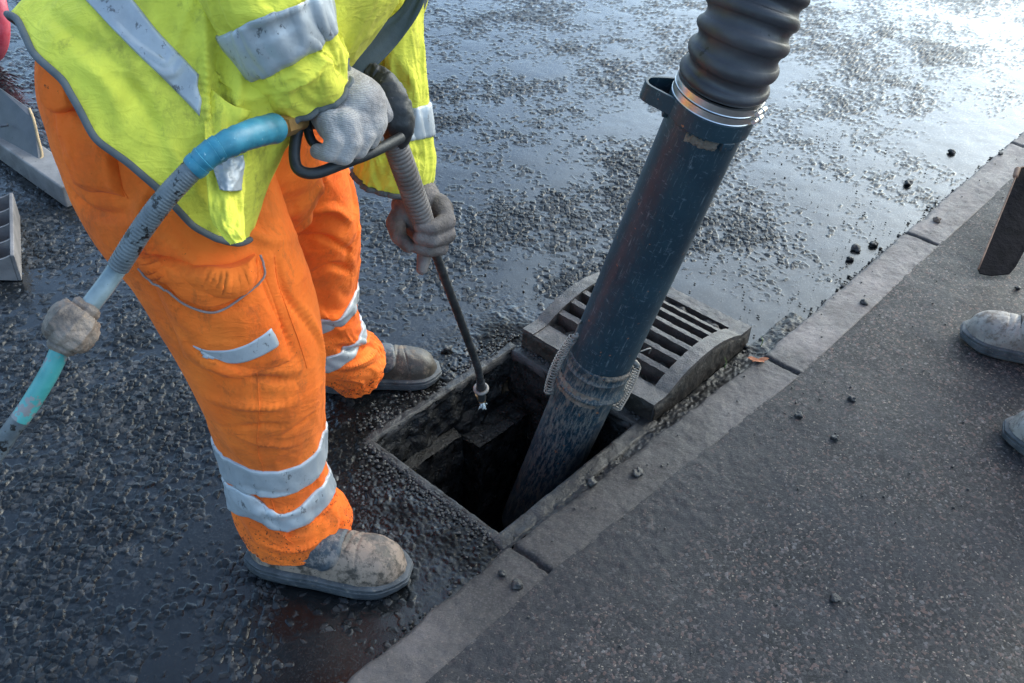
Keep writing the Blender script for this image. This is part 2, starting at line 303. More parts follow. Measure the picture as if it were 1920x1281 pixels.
def mat_pipe(name, mudamt):
    g = G(name); e_ = Vector(ax_pipe).rotation_difference(Vector((0, 0, 1))).to_euler(); pv = g.map((1, 1, 1), tuple(e_)); c = g.ramp(g.noise(7, 4, .6), (.35, (.008, .024, .037)), (.7, (.017, .045, .062)))
    v = g.map((60, 60, 9), (.25, -.42, .1)); sc = g.ramp(g.noise(1.0, 5, .75, g.map((220, 220, 26), (.12, .1, 0), pv)), (.585, 0), (.65, 1))
    s2 = g.ramp(g.noise(1.0, 4, .7, g.map((60, 60, 160), (.5, .4, 0), pv)), (.60, 0), (.66, 1))
    c = g.mix(g.math('MULTIPLY', sc, .5), c, (.16, .20, .22)); c = g.mix(g.math('MULTIPLY', s2, .4), c, (.15, .19, .22))
    m = g.ramp(g.noise(1.0, 7, .78, g.map((150, 150, 30), (0, 0, 0), pv)), (mudamt, 0), (mudamt+.1, 1)); c = g.mix(g.math('MULTIPLY', m, .8), c, (.17, .15, .13))
    c = g.mix(g.ramp(g.noise(75, 2, .5), (.72, 0), (.73, 1)), c, (.24, .10, .05))
    n = g.bump(g.noise(45, 5, .6), .18, .002); n = g.bump(sc, .1, .0006, n); n = g.bump(m, .5, .0012, n)
    return g.out(c, g.mix(m, g.ramp(g.noise(18, 4), (.35, .38), (.7, .50)), (.6, .6, .6)), n)

M = dict(road=mat_road(), pave=mat_pave(), kerb=mat_kerb(), tape=mat_tape(),
    orange=mat_cloth('orange_workwear', (.98, .205, .030), (.92, .150, .020), .5, .9, (.02, .42)),
    yellow=mat_cloth('yellow_hi_vis_cloth', (.80, .75, .09), (.47, .46, .05), .65),
    trim=mat_plain('grey_binding', (.075, .085, .09), (.11, .12, .125), 40, .8, .3),
    trim_pale=mat_plain('faded_grey_piping', (.24, .17, .14), (.32, .27, .25), 40, .8, .3),
    grey_glove=mat_plain('knitted_glove', (.27, .25, .24), (.46, .43, .42), 12, .9, .8, .0022, bsc=260),
    mud_glove=mat_plain('muddy_glove', (.055, .042, .036), (.19, .155, .14), 22, .7, .9, .005, bsc=75),
    boot=mat_boot('muddy_boot_leather', (.040, .030, .024), (.10, .075, .055), (.27, .195, .145), .475),
    boot_dark=mat_boot('dark_boot_leather', (.030, .025, .021), (.075, .058, .042), (.16, .12, .085), .56),
    boot_pale=mat_boot('pale_dusty_boot_leather', (.17, .15, .13), (.36, .32, .28), (.13, .10, .08), .56),
    tongue=mat_boot('boot_tongue', (.03, .037, .045), (.06, .072, .085), (.24, .20, .175), .52),
    sole=mat_plain('boot_rubber', (.03, .034, .038), (.09, .095, .10), 30, .6, .6, .002, speck=(.15, .13, .11)),
    iron=mat_plain('wet_cast_iron', (.018, .015, .014), (.075, .062, .057), 26, .36, 1.0, .0030, bsc=240, speck=(.012, .009, .007), speckt=.58, rough2=.6, spec=.7),
    iron_dark=mat_plain('muddy_iron_side', (.010, .008, .006), (.030, .022, .016), 18, .5, .9, .004, bsc=120, speck=(.09, .065, .045), speckt=.63, rough2=.7),
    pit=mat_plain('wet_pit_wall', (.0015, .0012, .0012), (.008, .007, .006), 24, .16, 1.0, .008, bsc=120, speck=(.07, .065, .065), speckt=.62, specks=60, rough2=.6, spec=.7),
    rim=mat_plain('muddy_pit_rim', (.007, .0065, .0065), (.026, .023, .022), 30, .3, .9, .003, bsc=170, rough2=.6, spec=.5),
    water=mat_plain('black_pit_water', (.002, .002, .002), (.004, .004, .004), 8, .3, .2, .002),
    mudblob=mat_plain('wet_mud', (.006, .0055, .0055), (.028, .024, .022), 60, .4, .8, .003, bsc=220, spec=.6),
    brownstone=mat_plain('brown_clod', (.08, .055, .04), (.15, .11, .085), 60, .7, .8, .003, bsc=220),
    pipe=mat_pipe('blue_black_pipe_paint', .66), pipe_low=mat_pipe('muddy_pipe_paint', .47),
    rubber=mat_plain('corrugated_rubber', (.022, .022, .026), (.055, .052, .058), 9, .38, .35, .002, bsc=60, speck=(.008, .008, .008), speckt=.64, specks=45, rough2=.6),
    steel=mat_plain('stainless_clamp', (.62, .61, .60), (.8, .78, .76), 30, .32, .15, .0006, metal=1, rough2=.4),
    spring=mat_plain('dirty_spring_steel', (.12, .11, .10), (.26, .24, .22), 50, .5, .4, .001, metal=.4),
    mudcrust=mat_plain('dried_mud_crust', (.11, .085, .065), (.22, .175, .14), 45, .8, .9, .003, bsc=180),
    black=mat_plain('black_lance_casting', (.010, .011, .012), (.032, .034, .036), 30, .5, .6, .002, bsc=110, speck=(.13, .12, .12), speckt=.66, specks=60),
    brass=mat_plain('worn_brass', (.34, .18, .06), (.55, .33, .13), 40, .4, .4, .001, metal=.6),
    blue=mat_plain('blue_tape', (.014, .12, .18), (.04, .23, .32), 22, .45, .5, .0015, bsc=90, speck=(.25, .42, .48), speckt=.66),
    hose=mat_plain('mud_spattered_hose', (.06, .07, .078), (.15, .17, .18), 26, .38, .5, .0015, bsc=160, speck=(.010, .010, .010), speckt=.55, specks=75),
    hose_pale=mat_plain('pale_hose', (.10, .14, .15), (.28, .34, .35), 18, .25, .3, .001, speck=(.02, .02, .02), speckt=.66, specks=60),
    teal=mat_plain('teal_hose', (.03, .22, .21), (.10, .38, .36), 16, .35, .4, .001, speck=(.22, .21, .21), speckt=.56, specks=50),
    knuckle=mat_plain('muddy_hose_joint', (.07, .052, .040), (.27, .205, .16), 26, .5, .9, .005, bsc=60),
    coil=mat_plain('muddy_coil_sleeve', (.075, .062, .056), (.18, .15, .135), 26, .55, .6, .002, bsc=110),
    beam=mat_plain('dirty_grey_steel', (.10, .092, .088), (.24, .225, .215), 9, .6, .5, .002, bsc=80, speck=(.035, .03, .03), speckt=.64, specks=40),
    plate=mat_plain('dark_steel_plate', (.04, .042, .048), (.085, .085, .095), 9, .5, .5, .002, bsc=60, speck=(.015, .015, .016), speckt=.66, specks=30),
    plastic=mat_plain('dusty_grey_plastic', (.10, .09, .088), (.20, .18, .175), 14, .7, .5, .002, bsc=90, speck=(.05, .045, .045), speckt=.66),
    edge=mat_plain('worn_yellow_edge', (.30, .20, .10), (.48, .33, .17), 40, .6, .4),
    red=mat_plain('faded_red_rubber', (.45, .02, .035), (.62, .12, .16), 14, .3, .4, .002, speck=(.25, .12, .12), speckt=.62),
    tyre=mat_plain('black_rubber', (.02, .022, .025), (.05, .055, .06), 20, .5, .5, .002, speck=(.14, .12, .11), speckt=.64),
    blade=mat_plain('tarred_blade', (.003, .003, .004), (.010, .009, .011), 30, .8, .9, .004, bsc=60, spec=.08), rust=mat_plain('rusty_steel', (.12, .06, .035), (.24, .14, .09), 40, .6, .5),
    strap=mat_plain('dark_strap', (.014, .028, .036), (.03, .052, .065), 20, .65, .3), skin=mat_plain('skin', (.48, .27, .20), (.56, .33, .25), 10, .5, .2, .001),
    helmet=mat_plain('white_plastic', (.7, .7, .68), (.78, .78, .76), 6, .35, .1, .001), leaf=mat_plain('dead_leaf', (.35, .10, .04), (.5, .2, .09), 60, .6, .5),
    grass=mat_plain('grass_blade', (.10, .16, .03), (.2, .26, .07), 60, .6, .2), wood=mat_plain('shaft_wood', (.22, .13, .06), (.34, .22, .12), 20, .6, .3),
    dark_cloth=mat_cloth('navy_cloth', (.03, .035, .05), (.02, .024, .035), .3),
    lining=mat_plain('shoe_dark', (.02, .02, .02), (.04, .04, .04), 30, .7, .3))
_g = G('knit'); _w = _g.nd('ShaderNodeTexWave'); _w.inputs['Scale'].default_value = 130; _w.inputs['Distortion'].default_value = 6; _w.inputs['Detail'].default_value = 2; _w.bands_direction = 'Z'; _g.L(_g.tc, _w.inputs[0])
_c = _g.ramp(_g.noise(16, 6, .68), (.34, (.19, .165, .15)), (.55, (.40, .37, .355))); _c = _g.mix(_g.math('MULTIPLY', _g.ramp(_w.outputs['Fac'], (.1, 1), (.5, 0)), .35), _c, (.15, .13, .12)); _n = _g.bump(_w.outputs['Fac'], .3, .0012); _n = _g.bump(_g.noise(48, 5, .7), .7, .008, _n); M['grey_glove'] = _g.out(_c, .92, _n, Sheen_Weight=.2)
g = G('nozzle_spray'); M['spray'] = g.out((.7, .78, .82), .3, None)

# ------------------------------------------------------------ ground
def vk(u): return np.interp(u, [0, 1.05, 1.5, 1.95, 2.8, 9], [.868, .868, .846, .824, .830, .832])
PU0, PU1, PV0, PV1 = 1.075, 1.556, .925, 1.332       # the pit
def graded(a, lo, hi, b, d0, k):
    """axis ticks with spacing d0 between lo and hi, growing outside"""
    mid = list(np.arange(lo, hi, d0)); r = []; x = mid[-1]; s = d0
    while x < b: s = min(s*(1+k*.01), .03); x += s; r.append(x)
    l = []; x = lo; s = d0
    while x > a: s = min(s*(1+k*.01), .03); x -= s; l.append(x)
    return np.array(l[::-1]+mid+r)
def worley(x, y, cell, seed):
    ix = np.floor(x/cell); iy = np.floor(y/cell); F1 = np.full(x.shape, 9.); F2 = np.full(x.shape, 9.); dx1 = np.zeros_like(x); dy1 = np.zeros_like(x); idd = np.zeros_like(x); id2 = np.zeros_like(x)
    for a in (-1, 0, 1):
        for b in (-1, 0, 1):
            cx = ix+a; cy = iy+b; z = np.zeros_like(cx); jx = h3(cx, cy, z, seed); jy = h3(cx, cy, z, seed+1)
            dx = x/cell-(cx+.1+.8*jx); dy = y/cell-(cy+.1+.8*jy); d = np.sqrt(dx*dx+dy*dy); c = d < F1
            F2 = np.where(c, F1, np.minimum(F2, d)); F1 = np.where(c, d, F1); dx1 = np.where(c, dx, dx1); dy1 = np.where(c, dy, dy1)
            idd = np.where(c, h3(cx, cy, z, seed+2), idd); id2 = np.where(c, h3(cx, cy, z, seed+3), id2)
    return F1, F2, dx1, dy1, idd, id2
us = graded(-2.2, .25, 2.5, 7.5, .0023, .55); ts = graded(0, 0, 1.7, 5.6, .0022, .5); ts = ts[ts >= 0]
Ug, Tg = np.meshgrid(us, ts, indexing='ij'); Vg = vk(Ug)+Tg
X = Ug*KU[0]+Vg*KV[0]; Y = Ug*KU[1]+Vg*KV[1]
F1, F2, dx, dy, ia, ib = worley(X+.0025*n2(X*80, Y*80, 5), Y+.0025*n2(X*80, Y*80, 6), .0165, 3)
gap = sst(.02, .13, F2-F1)
st = (.0020+.0046*ia)*gap + .0042*gap*((ib-.5)*dx+(h3(np.floor(ib*1e5), np.floor(ia*1e5), np.zeros_like(ia))-.5)*dy)*1.6 + .0005*n2(X*260, Y*260, 9)
dp = np.maximum(np.maximum(PU0-Ug, Ug-PU1), np.maximum(PV0-Vg, Vg-PV1)); dp = np.maximum(dp, 0)      # distance to the pit
near = 1-sst(.02, .26, dp)
lev = .0027-.0012*np.exp(-((X+.15)/.45)**2-((Y-2.35)/.45)**2)+.0026*f2(X*2.3+3, Y*2.3, 4, 21)+.0026*f2(X*8, Y*8, 3, 31)
lev += .0050*(1-sst(.05, .62, Tg+.10*n2(X*4, Y*4, 77)))*sst(1.3, 2.0, Ug) + .0042*(1-sst(.02, .4, dp+.08*n2(X*7, Y*7, 41))) + .0035*(1-sst(.0, .25, Tg))*(1-sst(.9, 1.3, Ug))
lev += .0013*sst(1.9, 3.2, Y)-.0012*(1-sst(-1.1, -.2, X))*(1-sst(2.4, 3.4, Y))
lev += .0003*n2(X*34, Y*34, 51)
mudh = near*(.0040*np.maximum(0, f2(X*38, Y*38, 3, 61))+.0016*f2(X*150, Y*150, 2, 62))
k = .0005; st = st*np.where(h3(np.floor(ia*9e4), np.floor(ib*9e4), np.zeros_like(ia), 4) < .16, .3, 1); hgt = np.maximum(st, lev)-lev+.0040+.34*(lev-.0040); hgt = hgt + k*np.exp(-np.abs(st-lev)/k); wet = sst(-.0006, .0008, lev-st)
mud = np.clip(sst(.1, .9, near-.15+.35*f2(X*9, Y*9, 3, 71)), 0, 1)
hgt = hgt-.0045+mudh + .004*n2(X*1.3, Y*1.3, 81)
hgt -= .006*(1-sst(0, .018, Tg))
Uc = (Ug[1:, 1:]+Ug[:-1, :-1])/2; Vc = (Vg[1:, 1:]+Vg[:-1, :-1])/2
keep = ~((Uc > PU0-.012) & (Uc < PU1+.012) & (Vc > PV0-.012) & (Vc < PV1+.012))
road = gridmesh('road', np.stack([X, Y, hgt], -1), keep, M['road'], dict(wet=wet, mud=mud)); tag(road, kind='structure')
# the rest of the road out to the horizon (no faces under the detailed part)
mb = MB(); u0, u1, t1 = us[0], us[-1], ts[-1]
def gq(a, b, c, d, z=0.0): mb.add([UV(*a, z), UV(*b, z), UV(*c, z), UV(*d, z)], [(0, 1, 2, 3)])
gq((u1, .832), (400, .832), (400, 400), (u1, 400)); gq((-400, .868), (u0, .868), (u0, 400), (-400, 400)); gq((u0, .868+t1), (u1, .832+t1), (u1, 400), (u0, 400))
tag(mb.build('road_beyond', M['road'], smooth=False), kind='structure')

# footway
KZ = .05; KW = .110
us2 = graded(-1.5, .3, 2.7, 6, .0034, .6); tt = -graded(0, 0, 1.1, 3.2, .0034, .6); tt = tt[tt <= 0][::-1]
Ug, Tg = np.meshgrid(us2, tt, indexing='ij'); Vg = vk(Ug)-KW+Tg; X = Ug*KU[0]+Vg*KV[0]; Y = Ug*KU[1]+Vg*KV[1]
F1, F2, dx, dy, ia, ib = worley(X, Y, .0074, 13)
z = KZ+.0004*f2(X*60, Y*60, 2, 3)+.0022*f2(X*2.5, Y*2.5, 3, 4)+.0010*n2(X*22, Y*22, 8)-.001
mud = (1-sst(.02, .34, np.abs(Tg)+.12*n2(X*6, Y*6, 3)))*(1-sst(1.5, 2.3, Ug))
z += .0012*mud*f2(X*55, Y*55, 2, 12)
tag(gridmesh('footway', np.stack([X, Y, z], -1), None, M['pave'], dict(mud=mud)), kind='structure')
mb = MB(); a, b, c = us2[0], us2[-1], tt[0]
gq((b, .832-KW), (400, .832-KW), (400, -400), (b, -400), KZ); gq((-400, .868-KW), (a, .868-KW), (a, -400), (-400, -400), KZ); gq((a, .868-KW+c), (b, .832-KW+c), (b, -400), (a, -400), KZ)
tag(mb.build('footway_beyond', M['pave'], smooth=False), kind='structure')

# kerb: one run of laid stones, with joints
prof = [(.0, -.08), (.0, .028)]+[(.012*(1-math.cos(t)), .028+.020*math.sin(t)) for t in np.linspace(.15, 1.57, 7)]+[(q, .0485) for q in np.linspace(.016, KW+.004, 30)]+[(KW+.006, .02)]
usk = graded(-1.5, .3, 2.9, 6, .0032, .6); js = [-.75, .165, 1.045, 1.965, 2.822, 3.70, 4.6, 5.5]
Uk, k_ = np.meshgrid(usk, np.arange(len(prof)), indexing='ij'); pr = np.array(prof); T_ = pr[k_, 0]; Z_ = pr[k_, 1]
jd = np.min([np.abs(Uk-(j+.002*n2(T_*60, Uk*0+j*3, 5))) for j in js], 0)
X = Uk*KU[0]+(vk(Uk)-T_)*KV[0]; Y = Uk*KU[1]+(vk(Uk)-T_)*KV[1]
wear = .004*np.maximum(0, f2(X*14, Y*14, 3, 91)-.15)*np.exp(-T_/.02)
Z_ = np.where(k_ > 0, Z_-.014*np.exp(-(jd/.0055)**2)-wear+.0010*f2(X*60, Y*60, 3, 14)+.0006*n2(X*300, Y*300), Z_)
V_ = vk(Uk)-T_+np.where(k_ < 9, .0035*f2(Uk*22, Z_*20, 3, 17)-.004*np.exp(-(jd/.008)**2), 0)
X = Uk*KU[0]+V_*KV[0]; Y = Uk*KU[1]+V_*KV[1]
mud = np.clip((1-sst(1.5, 2.15, Uk+.25*n2(X*7, Y*7, 5)))*sst(.3, .95, Uk+.2*n2(X*6, Y*6, 15))*.9+np.exp(-(jd/.010)**2)+.9*np.exp(-T_/.007)*.8, 0, 1)
Z_ = Z_+np.where(k_ > 8, .0008*mud*f2(X*45, Y*45, 3, 23), 0)
tag(gridmesh('kerb', np.stack([X, Y, Z_], -1), None, M['kerb'], dict(mud=mud)), kind='structure')
mb = MB()
for a, b, vv in ((usk[-1], 400, .832), (-400, usk[0], .868)): uvbox(mb, a, b, vv-KW-.004, vv, -.05, .0475)
tag(mb.build('kerb_beyond', M['kerb'], smooth=False), kind='structure')

# ------------------------------------------------------------ drain pit
pit = empty('drain_pit', UV((PU0+PU1)/2, (PV0+PV1)/2, 0), 'open square drain pit beside the kerb with black wet walls, its grate lifted off', 'drain')
def rough_quad(mb, o, A, B, na, nb, amp, n, seed, amp2=.0):
    i, j = np.meshgrid(np.linspace(0, 1, na), np.linspace(0, 1, nb), indexing='ij'); Q = np.asarray(o)+i[..., None]*np.asarray(A)+j[..., None]*np.asarray(B)
    L = f3(Q[..., 0]*26, Q[..., 1]*26, Q[..., 2]*26, 4, seed); Q = Q+np.asarray(n)*(amp*L)[..., None]; mb.add(Q.reshape(-1, 3), gfaces(na, nb).tolist())
DZ = -.62; mb = MB(); e = .012
n_ = UV(1, 0); m_ = UV(0, 1)
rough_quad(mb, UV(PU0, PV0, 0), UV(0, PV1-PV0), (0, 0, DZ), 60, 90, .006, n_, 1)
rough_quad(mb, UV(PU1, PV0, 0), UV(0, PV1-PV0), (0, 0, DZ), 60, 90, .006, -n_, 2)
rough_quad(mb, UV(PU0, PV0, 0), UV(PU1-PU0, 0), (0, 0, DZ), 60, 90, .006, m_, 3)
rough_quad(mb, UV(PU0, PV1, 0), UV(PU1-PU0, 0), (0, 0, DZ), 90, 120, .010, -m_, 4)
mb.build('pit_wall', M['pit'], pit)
mb = MB()      # stepped ledge along the far side and in the far corner
def ledge(u0, u1, v0, v1, z0, z1, s):
    rough_quad(mb, UV(u0, v0, z1), UV(u1-u0, 0), UV(0, v1-v0), 60, 24, .006, (0, 0, 1), s); rough_quad(mb, UV(u0, v0, z1), UV(u1-u0, 0), (0, 0, z0-z1), 60, 40, .006, -m_, s+1)
    rough_quad(mb, UV(u0, v0, z1), UV(0, v1-v0), (0, 0, z0-z1), 30, 40, .006, -n_, s+2); rough_quad(mb, UV(u1, v0, z1), UV(0, v1-v0), (0, 0, z0-z1), 30, 40, .006, n_, s+3)
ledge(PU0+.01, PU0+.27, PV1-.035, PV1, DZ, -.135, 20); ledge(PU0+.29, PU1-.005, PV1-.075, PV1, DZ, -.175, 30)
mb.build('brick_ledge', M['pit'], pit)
mb = MB(); rough_quad(mb, UV(PU0, PV0, DZ+.06), UV(PU1-PU0, 0), UV(0, PV1-PV0), 20, 20, .002, (0, 0, 1), 50); mb.build('standing_water', M['water'], pit)
# iron rim set in mortar
mb = MB()
def rim(u0, u1, v0, v1, s, zt=.0045):
    nu = max(8, int((u1-u0)/.0045)); nv = max(8, int((v1-v0)/.0045)); i, j = np.meshgrid(np.linspace(0, 1, nu), np.linspace(0, 1, nv), indexing='ij'); U_ = u0+i*(u1-u0); V_ = v0+j*(v1-v0)
    V_ = V_+.0035*f2(U_*30, V_*8, 3, s)*((j < .01) | (j > .99)); U_ = U_+.0035*f2(V_*30, U_*8, 3, s)*((i < .01) | (i > .99))
    Z = zt+.0022*f2(U_*45, V_*45, 3, s)-.02*(((i < .001) | (i > .999) | (j < .001) | (j > .999)))
    mb.add(np.stack([U_*KU[0]+V_*KV[0], U_*KU[1]+V_*KV[1], Z], -1).reshape(-1, 3), gfaces(nu, nv).tolist())
rim(PU0-.030, PU1+.030, PV1-.004, PV1+.026, 1); rim(PU0-.026, PU0+.004, PV0-.02, PV1+.004, 2); rim(PU1-.004, PU1+.034, PV0-.02, PV1+.004, 3); rim(PU0-.030, PU1+.05, PV0-.045, PV0+.004, 5, .008)
mb.build('pit_rim', M['rim'], pit)
mb = MB(); uvbox(mb, PU0-.004, PU1+.004, PV0-.008, PV0+.0, -.12, .006); uvbox(mb, PU0-.008, PU0, PV0+.001, PV1, -.07, .004); mb.build('frame_flange', M['iron_dark'], pit, bevel=.002)
# mud lip and haunching between pit and kerb
mb = MB(); na, nb = 420, 26; uu = np.linspace(.98, 2.25, na); i, j = np.meshgrid(uu, np.linspace(0, 1, nb), indexing='ij'); vv = vk(i)+.003+j*(PV0-.035-vk(i)); vv = np.maximum(vv, vk(i)+.002+.03*j)
zz = .004+.020*(1-j)**1.6*sst(.98, 1.06, i)*(1-sst(2.05, 2.25, i))+.005*f2(i*30, vv*30, 4, 5)+.002*f2(i*120, vv*120, 2, 6)-.012*(j > .98)
mb.add(np.stack([i*KU[0]+vv*KV[0], i*KU[1]+vv*KV[1], zz], -1).reshape(-1, 3), gfaces(na, nb).tolist()); mb.build('mortar_haunch', M['rim'], pit)

# ------------------------------------------------------------ grate
GU0, GU1, GV0, GV1 = 1.592, 2.035, .900, 1.325
grate = empty('drain_grate', UV((GU0+GU1)/2, (GV0+GV1)/2, .005), 'heavy muddy cast iron drain grate lying on the wet road behind the suction pipe', 'drain grate')
def arch(u):
    f = (u-GU0)/(GU1-GU0); return .060+.040*np.clip(np.sin(np.clip((f-.13)/.74, 0, 1)*np.pi), 0, 1)**.75
def slab_arch(mb, u0, u1, v0, v1, z0, zf, n=26, amp=.0011, seed=1):
    """bar running along u with an arched top"""
    uq = np.linspace(u0, u1, n); nv = max(3, int((v1-v0)/.006)); vq = np.linspace(v0, v1, nv)
    i, j = np.meshgrid(uq, vq, indexing='ij'); top = zf(i)+amp*f2(i*90, j*90, 3, seed); V = [np.stack([i*KU[0]+j*KV[0], i*KU[1]+j*KV[1], top], -1).reshape(-1, 3)]; mb.add(V[0], gfaces(n, nv).tolist())
    for vq_ in (v0, v1):
        a, b = np.meshgrid(uq, np.linspace(0, 1, 10), indexing='ij'); zt = zf(a)+amp*f2(a*90, 0*a+vq_*90, 3, seed); z = z0+(zt-z0)*b; vv = vq_+amp*1.3*f2(a*60, z*60, 3, seed+2)*np.sin(b*np.pi); mb.add(np.stack([a*KU[0]+vv*KV[0], a*KU[1]+vv*KV[1], z], -1).reshape(-1, 3), gfaces(n, 10).tolist())
    for uq_ in (u0, u1):
        a, b = np.meshgrid(vq, np.linspace(0, 1, 10), indexing='ij'); zt = zf(uq_+0*a)+amp*f2(0*a+uq_*90, a*90, 3, seed); z = z0+(zt-z0)*b; mb.add(np.stack([uq_*KU[0]+a*KV[0], uq_*KU[1]+a*KV[1], z], -1).reshape(-1, 3), gfaces(nv, 10).tolist())
mb = MB(); slab_arch(mb, GU0, GU1, GV0, GV0+.040, .004, arch, 90, seed=3); mb.build('side_plate', M['iron'], grate, auto=40)
mb = MB(); slab_arch(mb, GU0, GU1, GV1-.036, GV1, .004, arch, 90, seed=4); mb.build('side_plate', M['iron'], grate, auto=40)
for a, b, s in ((GU0+.001, GU0+.060, 5), (GU1-.045, GU1-.001, 6)):
    mb = MB(); slab_arch(mb, a, b, GV0+.0405, GV1-.0365, .004, lambda u: arch(u)-.003, 16, seed=s); mb.build('end_land', M['iron'], grate, auto=40)
bars = np.linspace(GU0+.060, GU1-.045, 8)
for q in range(1, 7):
    c = bars[q]; mb = MB(); slab_arch(mb, c-.0075, c+.0075, GV0+.0405, GV1-.0365, .012, lambda u: arch(u)-.004, 6, seed=10+q); mb.build('grate_bar', M['iron'], grate, auto=40)
mb = MB(); rough_quad(mb, UV(GU0+.06, GV0+.04, .042), UV(GU1-GU0-.105, 0), UV(0, GV1-GV0-.076), 110, 110, .016, (0, 0, 1), 77); mb.build('packed_mud', M['iron_dark'], grate)
# dark side skin hides nothing: the worn sides are the same casting, with a mud coat
mb = MB(); a, b = np.meshgrid(np.linspace(GU0+.003, GU1-.022, 120), np.linspace(0, 1, 20), indexing='ij'); zt = arch(a)-.008-.004*np.abs(f2(a*40, 0*a, 3, 8)); z = .002+(zt-.002)*b; vv = GV0-.0035-.002*f2(a*40, z*40, 3, 9)+.004*b**8
mb.add(np.stack([a*KU[0]+vv*KV[0], a*KU[1]+vv*KV[1], z], -1).reshape(-1, 3), gfaces(120, 20).tolist())
a, b = np.meshgrid(np.linspace(GV0+.002, GV1-.004, 120), np.linspace(0, 1, 20), indexing='ij'); z = .002+(.053+.003*f2(a*50, a*0, 3, 5)-.002)*b; uu = GU0-.0035-.002*f2(a*40, z*40, 3, 19)+.004*b**8
mb.add(np.stack([uu*KU[0]+a*KV[0], uu*KU[1]+a*KV[1], z], -1).reshape(-1, 3), gfaces(120, 20).tolist()); mb.build('mud_coat', M['iron_dark'], grate)

# ------------------------------------------------------------ suction pipe
RP = .0745
p_top = D(1329, 214, 1.83); p_bot = D(1017, 914, 2.64); ax = nrm(p_bot-p_top); LEN = float(np.linalg.norm(p_bot-p_top))
pipe = empty('suction_pipe', p_bot+ax*.15, 'dark blue steel suction pipe with ribbed rubber hose standing in the open drain', 'pipe')
def along(px, py):    # distance down the axis nearest to a pixel
    q = np.array([proj(p_top+ax*s)[:2] for s in np.linspace(-.3, LEN+.2, 400)]); return np.linspace(-.3, LEN+.2, 400)[np.argmin(((q-[px, py])**2).sum(1))]
s_col = along(1128, 665); s_c2 = along(1112, 700)
mb = MB(); lathe(mb, p_top, p_bot, [(.0, RP-.006), (.0, RP)]+[(q, RP) for q in np.linspace(.02, s_col-.01, 30)]+[(s_col, RP-.001)], 96); mb.build('upper_tube', M['pipe'], pipe, auto=30)
mb = MB(); q0 = s_c2-.01; lathe(mb, p_top, p_bot, [(q0, RP-.004)]+[(q, RP-.002) for q in np.linspace(q0+.002, LEN+.16, 30)]+[(LEN+.16, RP-.012)], 96, caps=False); mb.build('lower_tube', M['pipe_low'], pipe, auto=30)
mb = MB(); lathe(mb, p_top, p_bot, [(s_col-.004, RP-.002), (s_col-.002, RP+.003), (s_col+.006, RP+.0045), (s_col+.010, RP+.0025), (s_col+.022, RP+.003), (s_col+.026, RP+.006), (s_col+.032, RP+.003), (s_c2+.004, RP+.004), (s_c2+.010, RP+.0115), (s_c2+.017, RP+.012), (s_c2+.023, RP+.006), (s_c2+.026, RP-.003)], 96, caps=False); jc = mb.build('joint_collar', M['pipe_low'], pipe, auto=50)
sv = nrm(np.cross(ax, FW)); sv = sv*np.sign(sv@RT); bv = nrm(-FW+ax*(ax@FW))       # image right / towards viewer
def onp(s, ang, r): return p_top+ax*s+r*(math.cos(ang)*sv+math.sin(ang)*bv)
def crust(name, s0, s1, a0, a1, r, seed, par, thr=0.):
    mb = MB(); i, j = np.meshgrid(np.linspace(0, 1, 40), np.linspace(0, 1, 90), indexing='ij'); S_ = s0+(s1-s0)*i; A_ = a0+(a1-a0)*j
    e = np.sin(i*np.pi)*np.sin(j*np.pi)**.5; h = .006*(e-.35+.55*f2(S_*90, A_*9, 4, seed)-thr); h = np.clip(h, -.002, .0035)
    Q = p_top+ax*S_[..., None]+(r+h)[..., None]*(np.cos(A_)[..., None]*sv+np.sin(A_)[..., None]*bv); mb.add(Q.reshape(-1, 3), gfaces(40, 90).tolist()); return mb.build(name, M['mudcrust'], par)
crust('mud_crust', s_c2-.004, s_c2+.036, 1.2, 3.3, RP+.006, 3, jc); crust('mud_crust', s_col-.006, s_col+.010, .25, 1.5, RP+.003, 4, jc)
# head collar with lugs
mb = MB(); lathe(mb, p_top, p_bot, [(-.030, RP-.004), (-.030, RP+.006), (-.028, RP+.008), (.006, RP+.008), (.008, RP+.006), (.008, RP-.002)], 96, caps=False); hc = mb.build('head_collar', M['pipe'], pipe, auto=35)
crust('chipped_paint', .010, .030, 1.15, 2.0, RP+.0005, 7, hc, -.05)
for ang in (.95, 3.0):
    c = onp(.014, ang, RP+.004); rr = nrm(onp(0, ang, 1)-p_top); tt_ = np.cross(ax, rr); mb = MB(); box(mb, c-tt_*.013-rr*.008-ax*.008, tt_*.026, rr*.013, ax*.018); mb.build('lug', M['pipe'], hc, bevel=.002)
mb = MB(); a_ = 2.75; r0 = nrm(onp(0, a_, 1)-p_top); tq = np.cross(ax, r0); loop = []      # strap handle
pc = [onp(-.012, 2.55, RP+.002), onp(-.012, 2.80, RP+.026), onp(-.012, 2.97, RP+.052), onp(-.012, 3.16, RP+.052), onp(-.012, 3.36, RP+.028), onp(-.012, 3.70, RP+.002)]
C_ = np.array([pc[0], pc[1]*.5+pc[0]*.5, pc[1], pc[2], pc[3], pc[4], pc[5]]); C_ = catm(C_, 40); T_ = nrm(np.gradient(C_, axis=0)); N_ = nrm(np.cross(T_, ax)); hw = .017; th_ = .003
V = np.stack([C_-ax*hw-N_*th_, C_+ax*hw-N_*th_, C_+ax*hw+N_*th_, C_-ax*hw+N_*th_], 1); mb.add(V.reshape(-1, 3), gfaces(40, 4, True).tolist()); mb.build('strap_handle', M['pipe'], hc, smooth=False, bevel=.001)
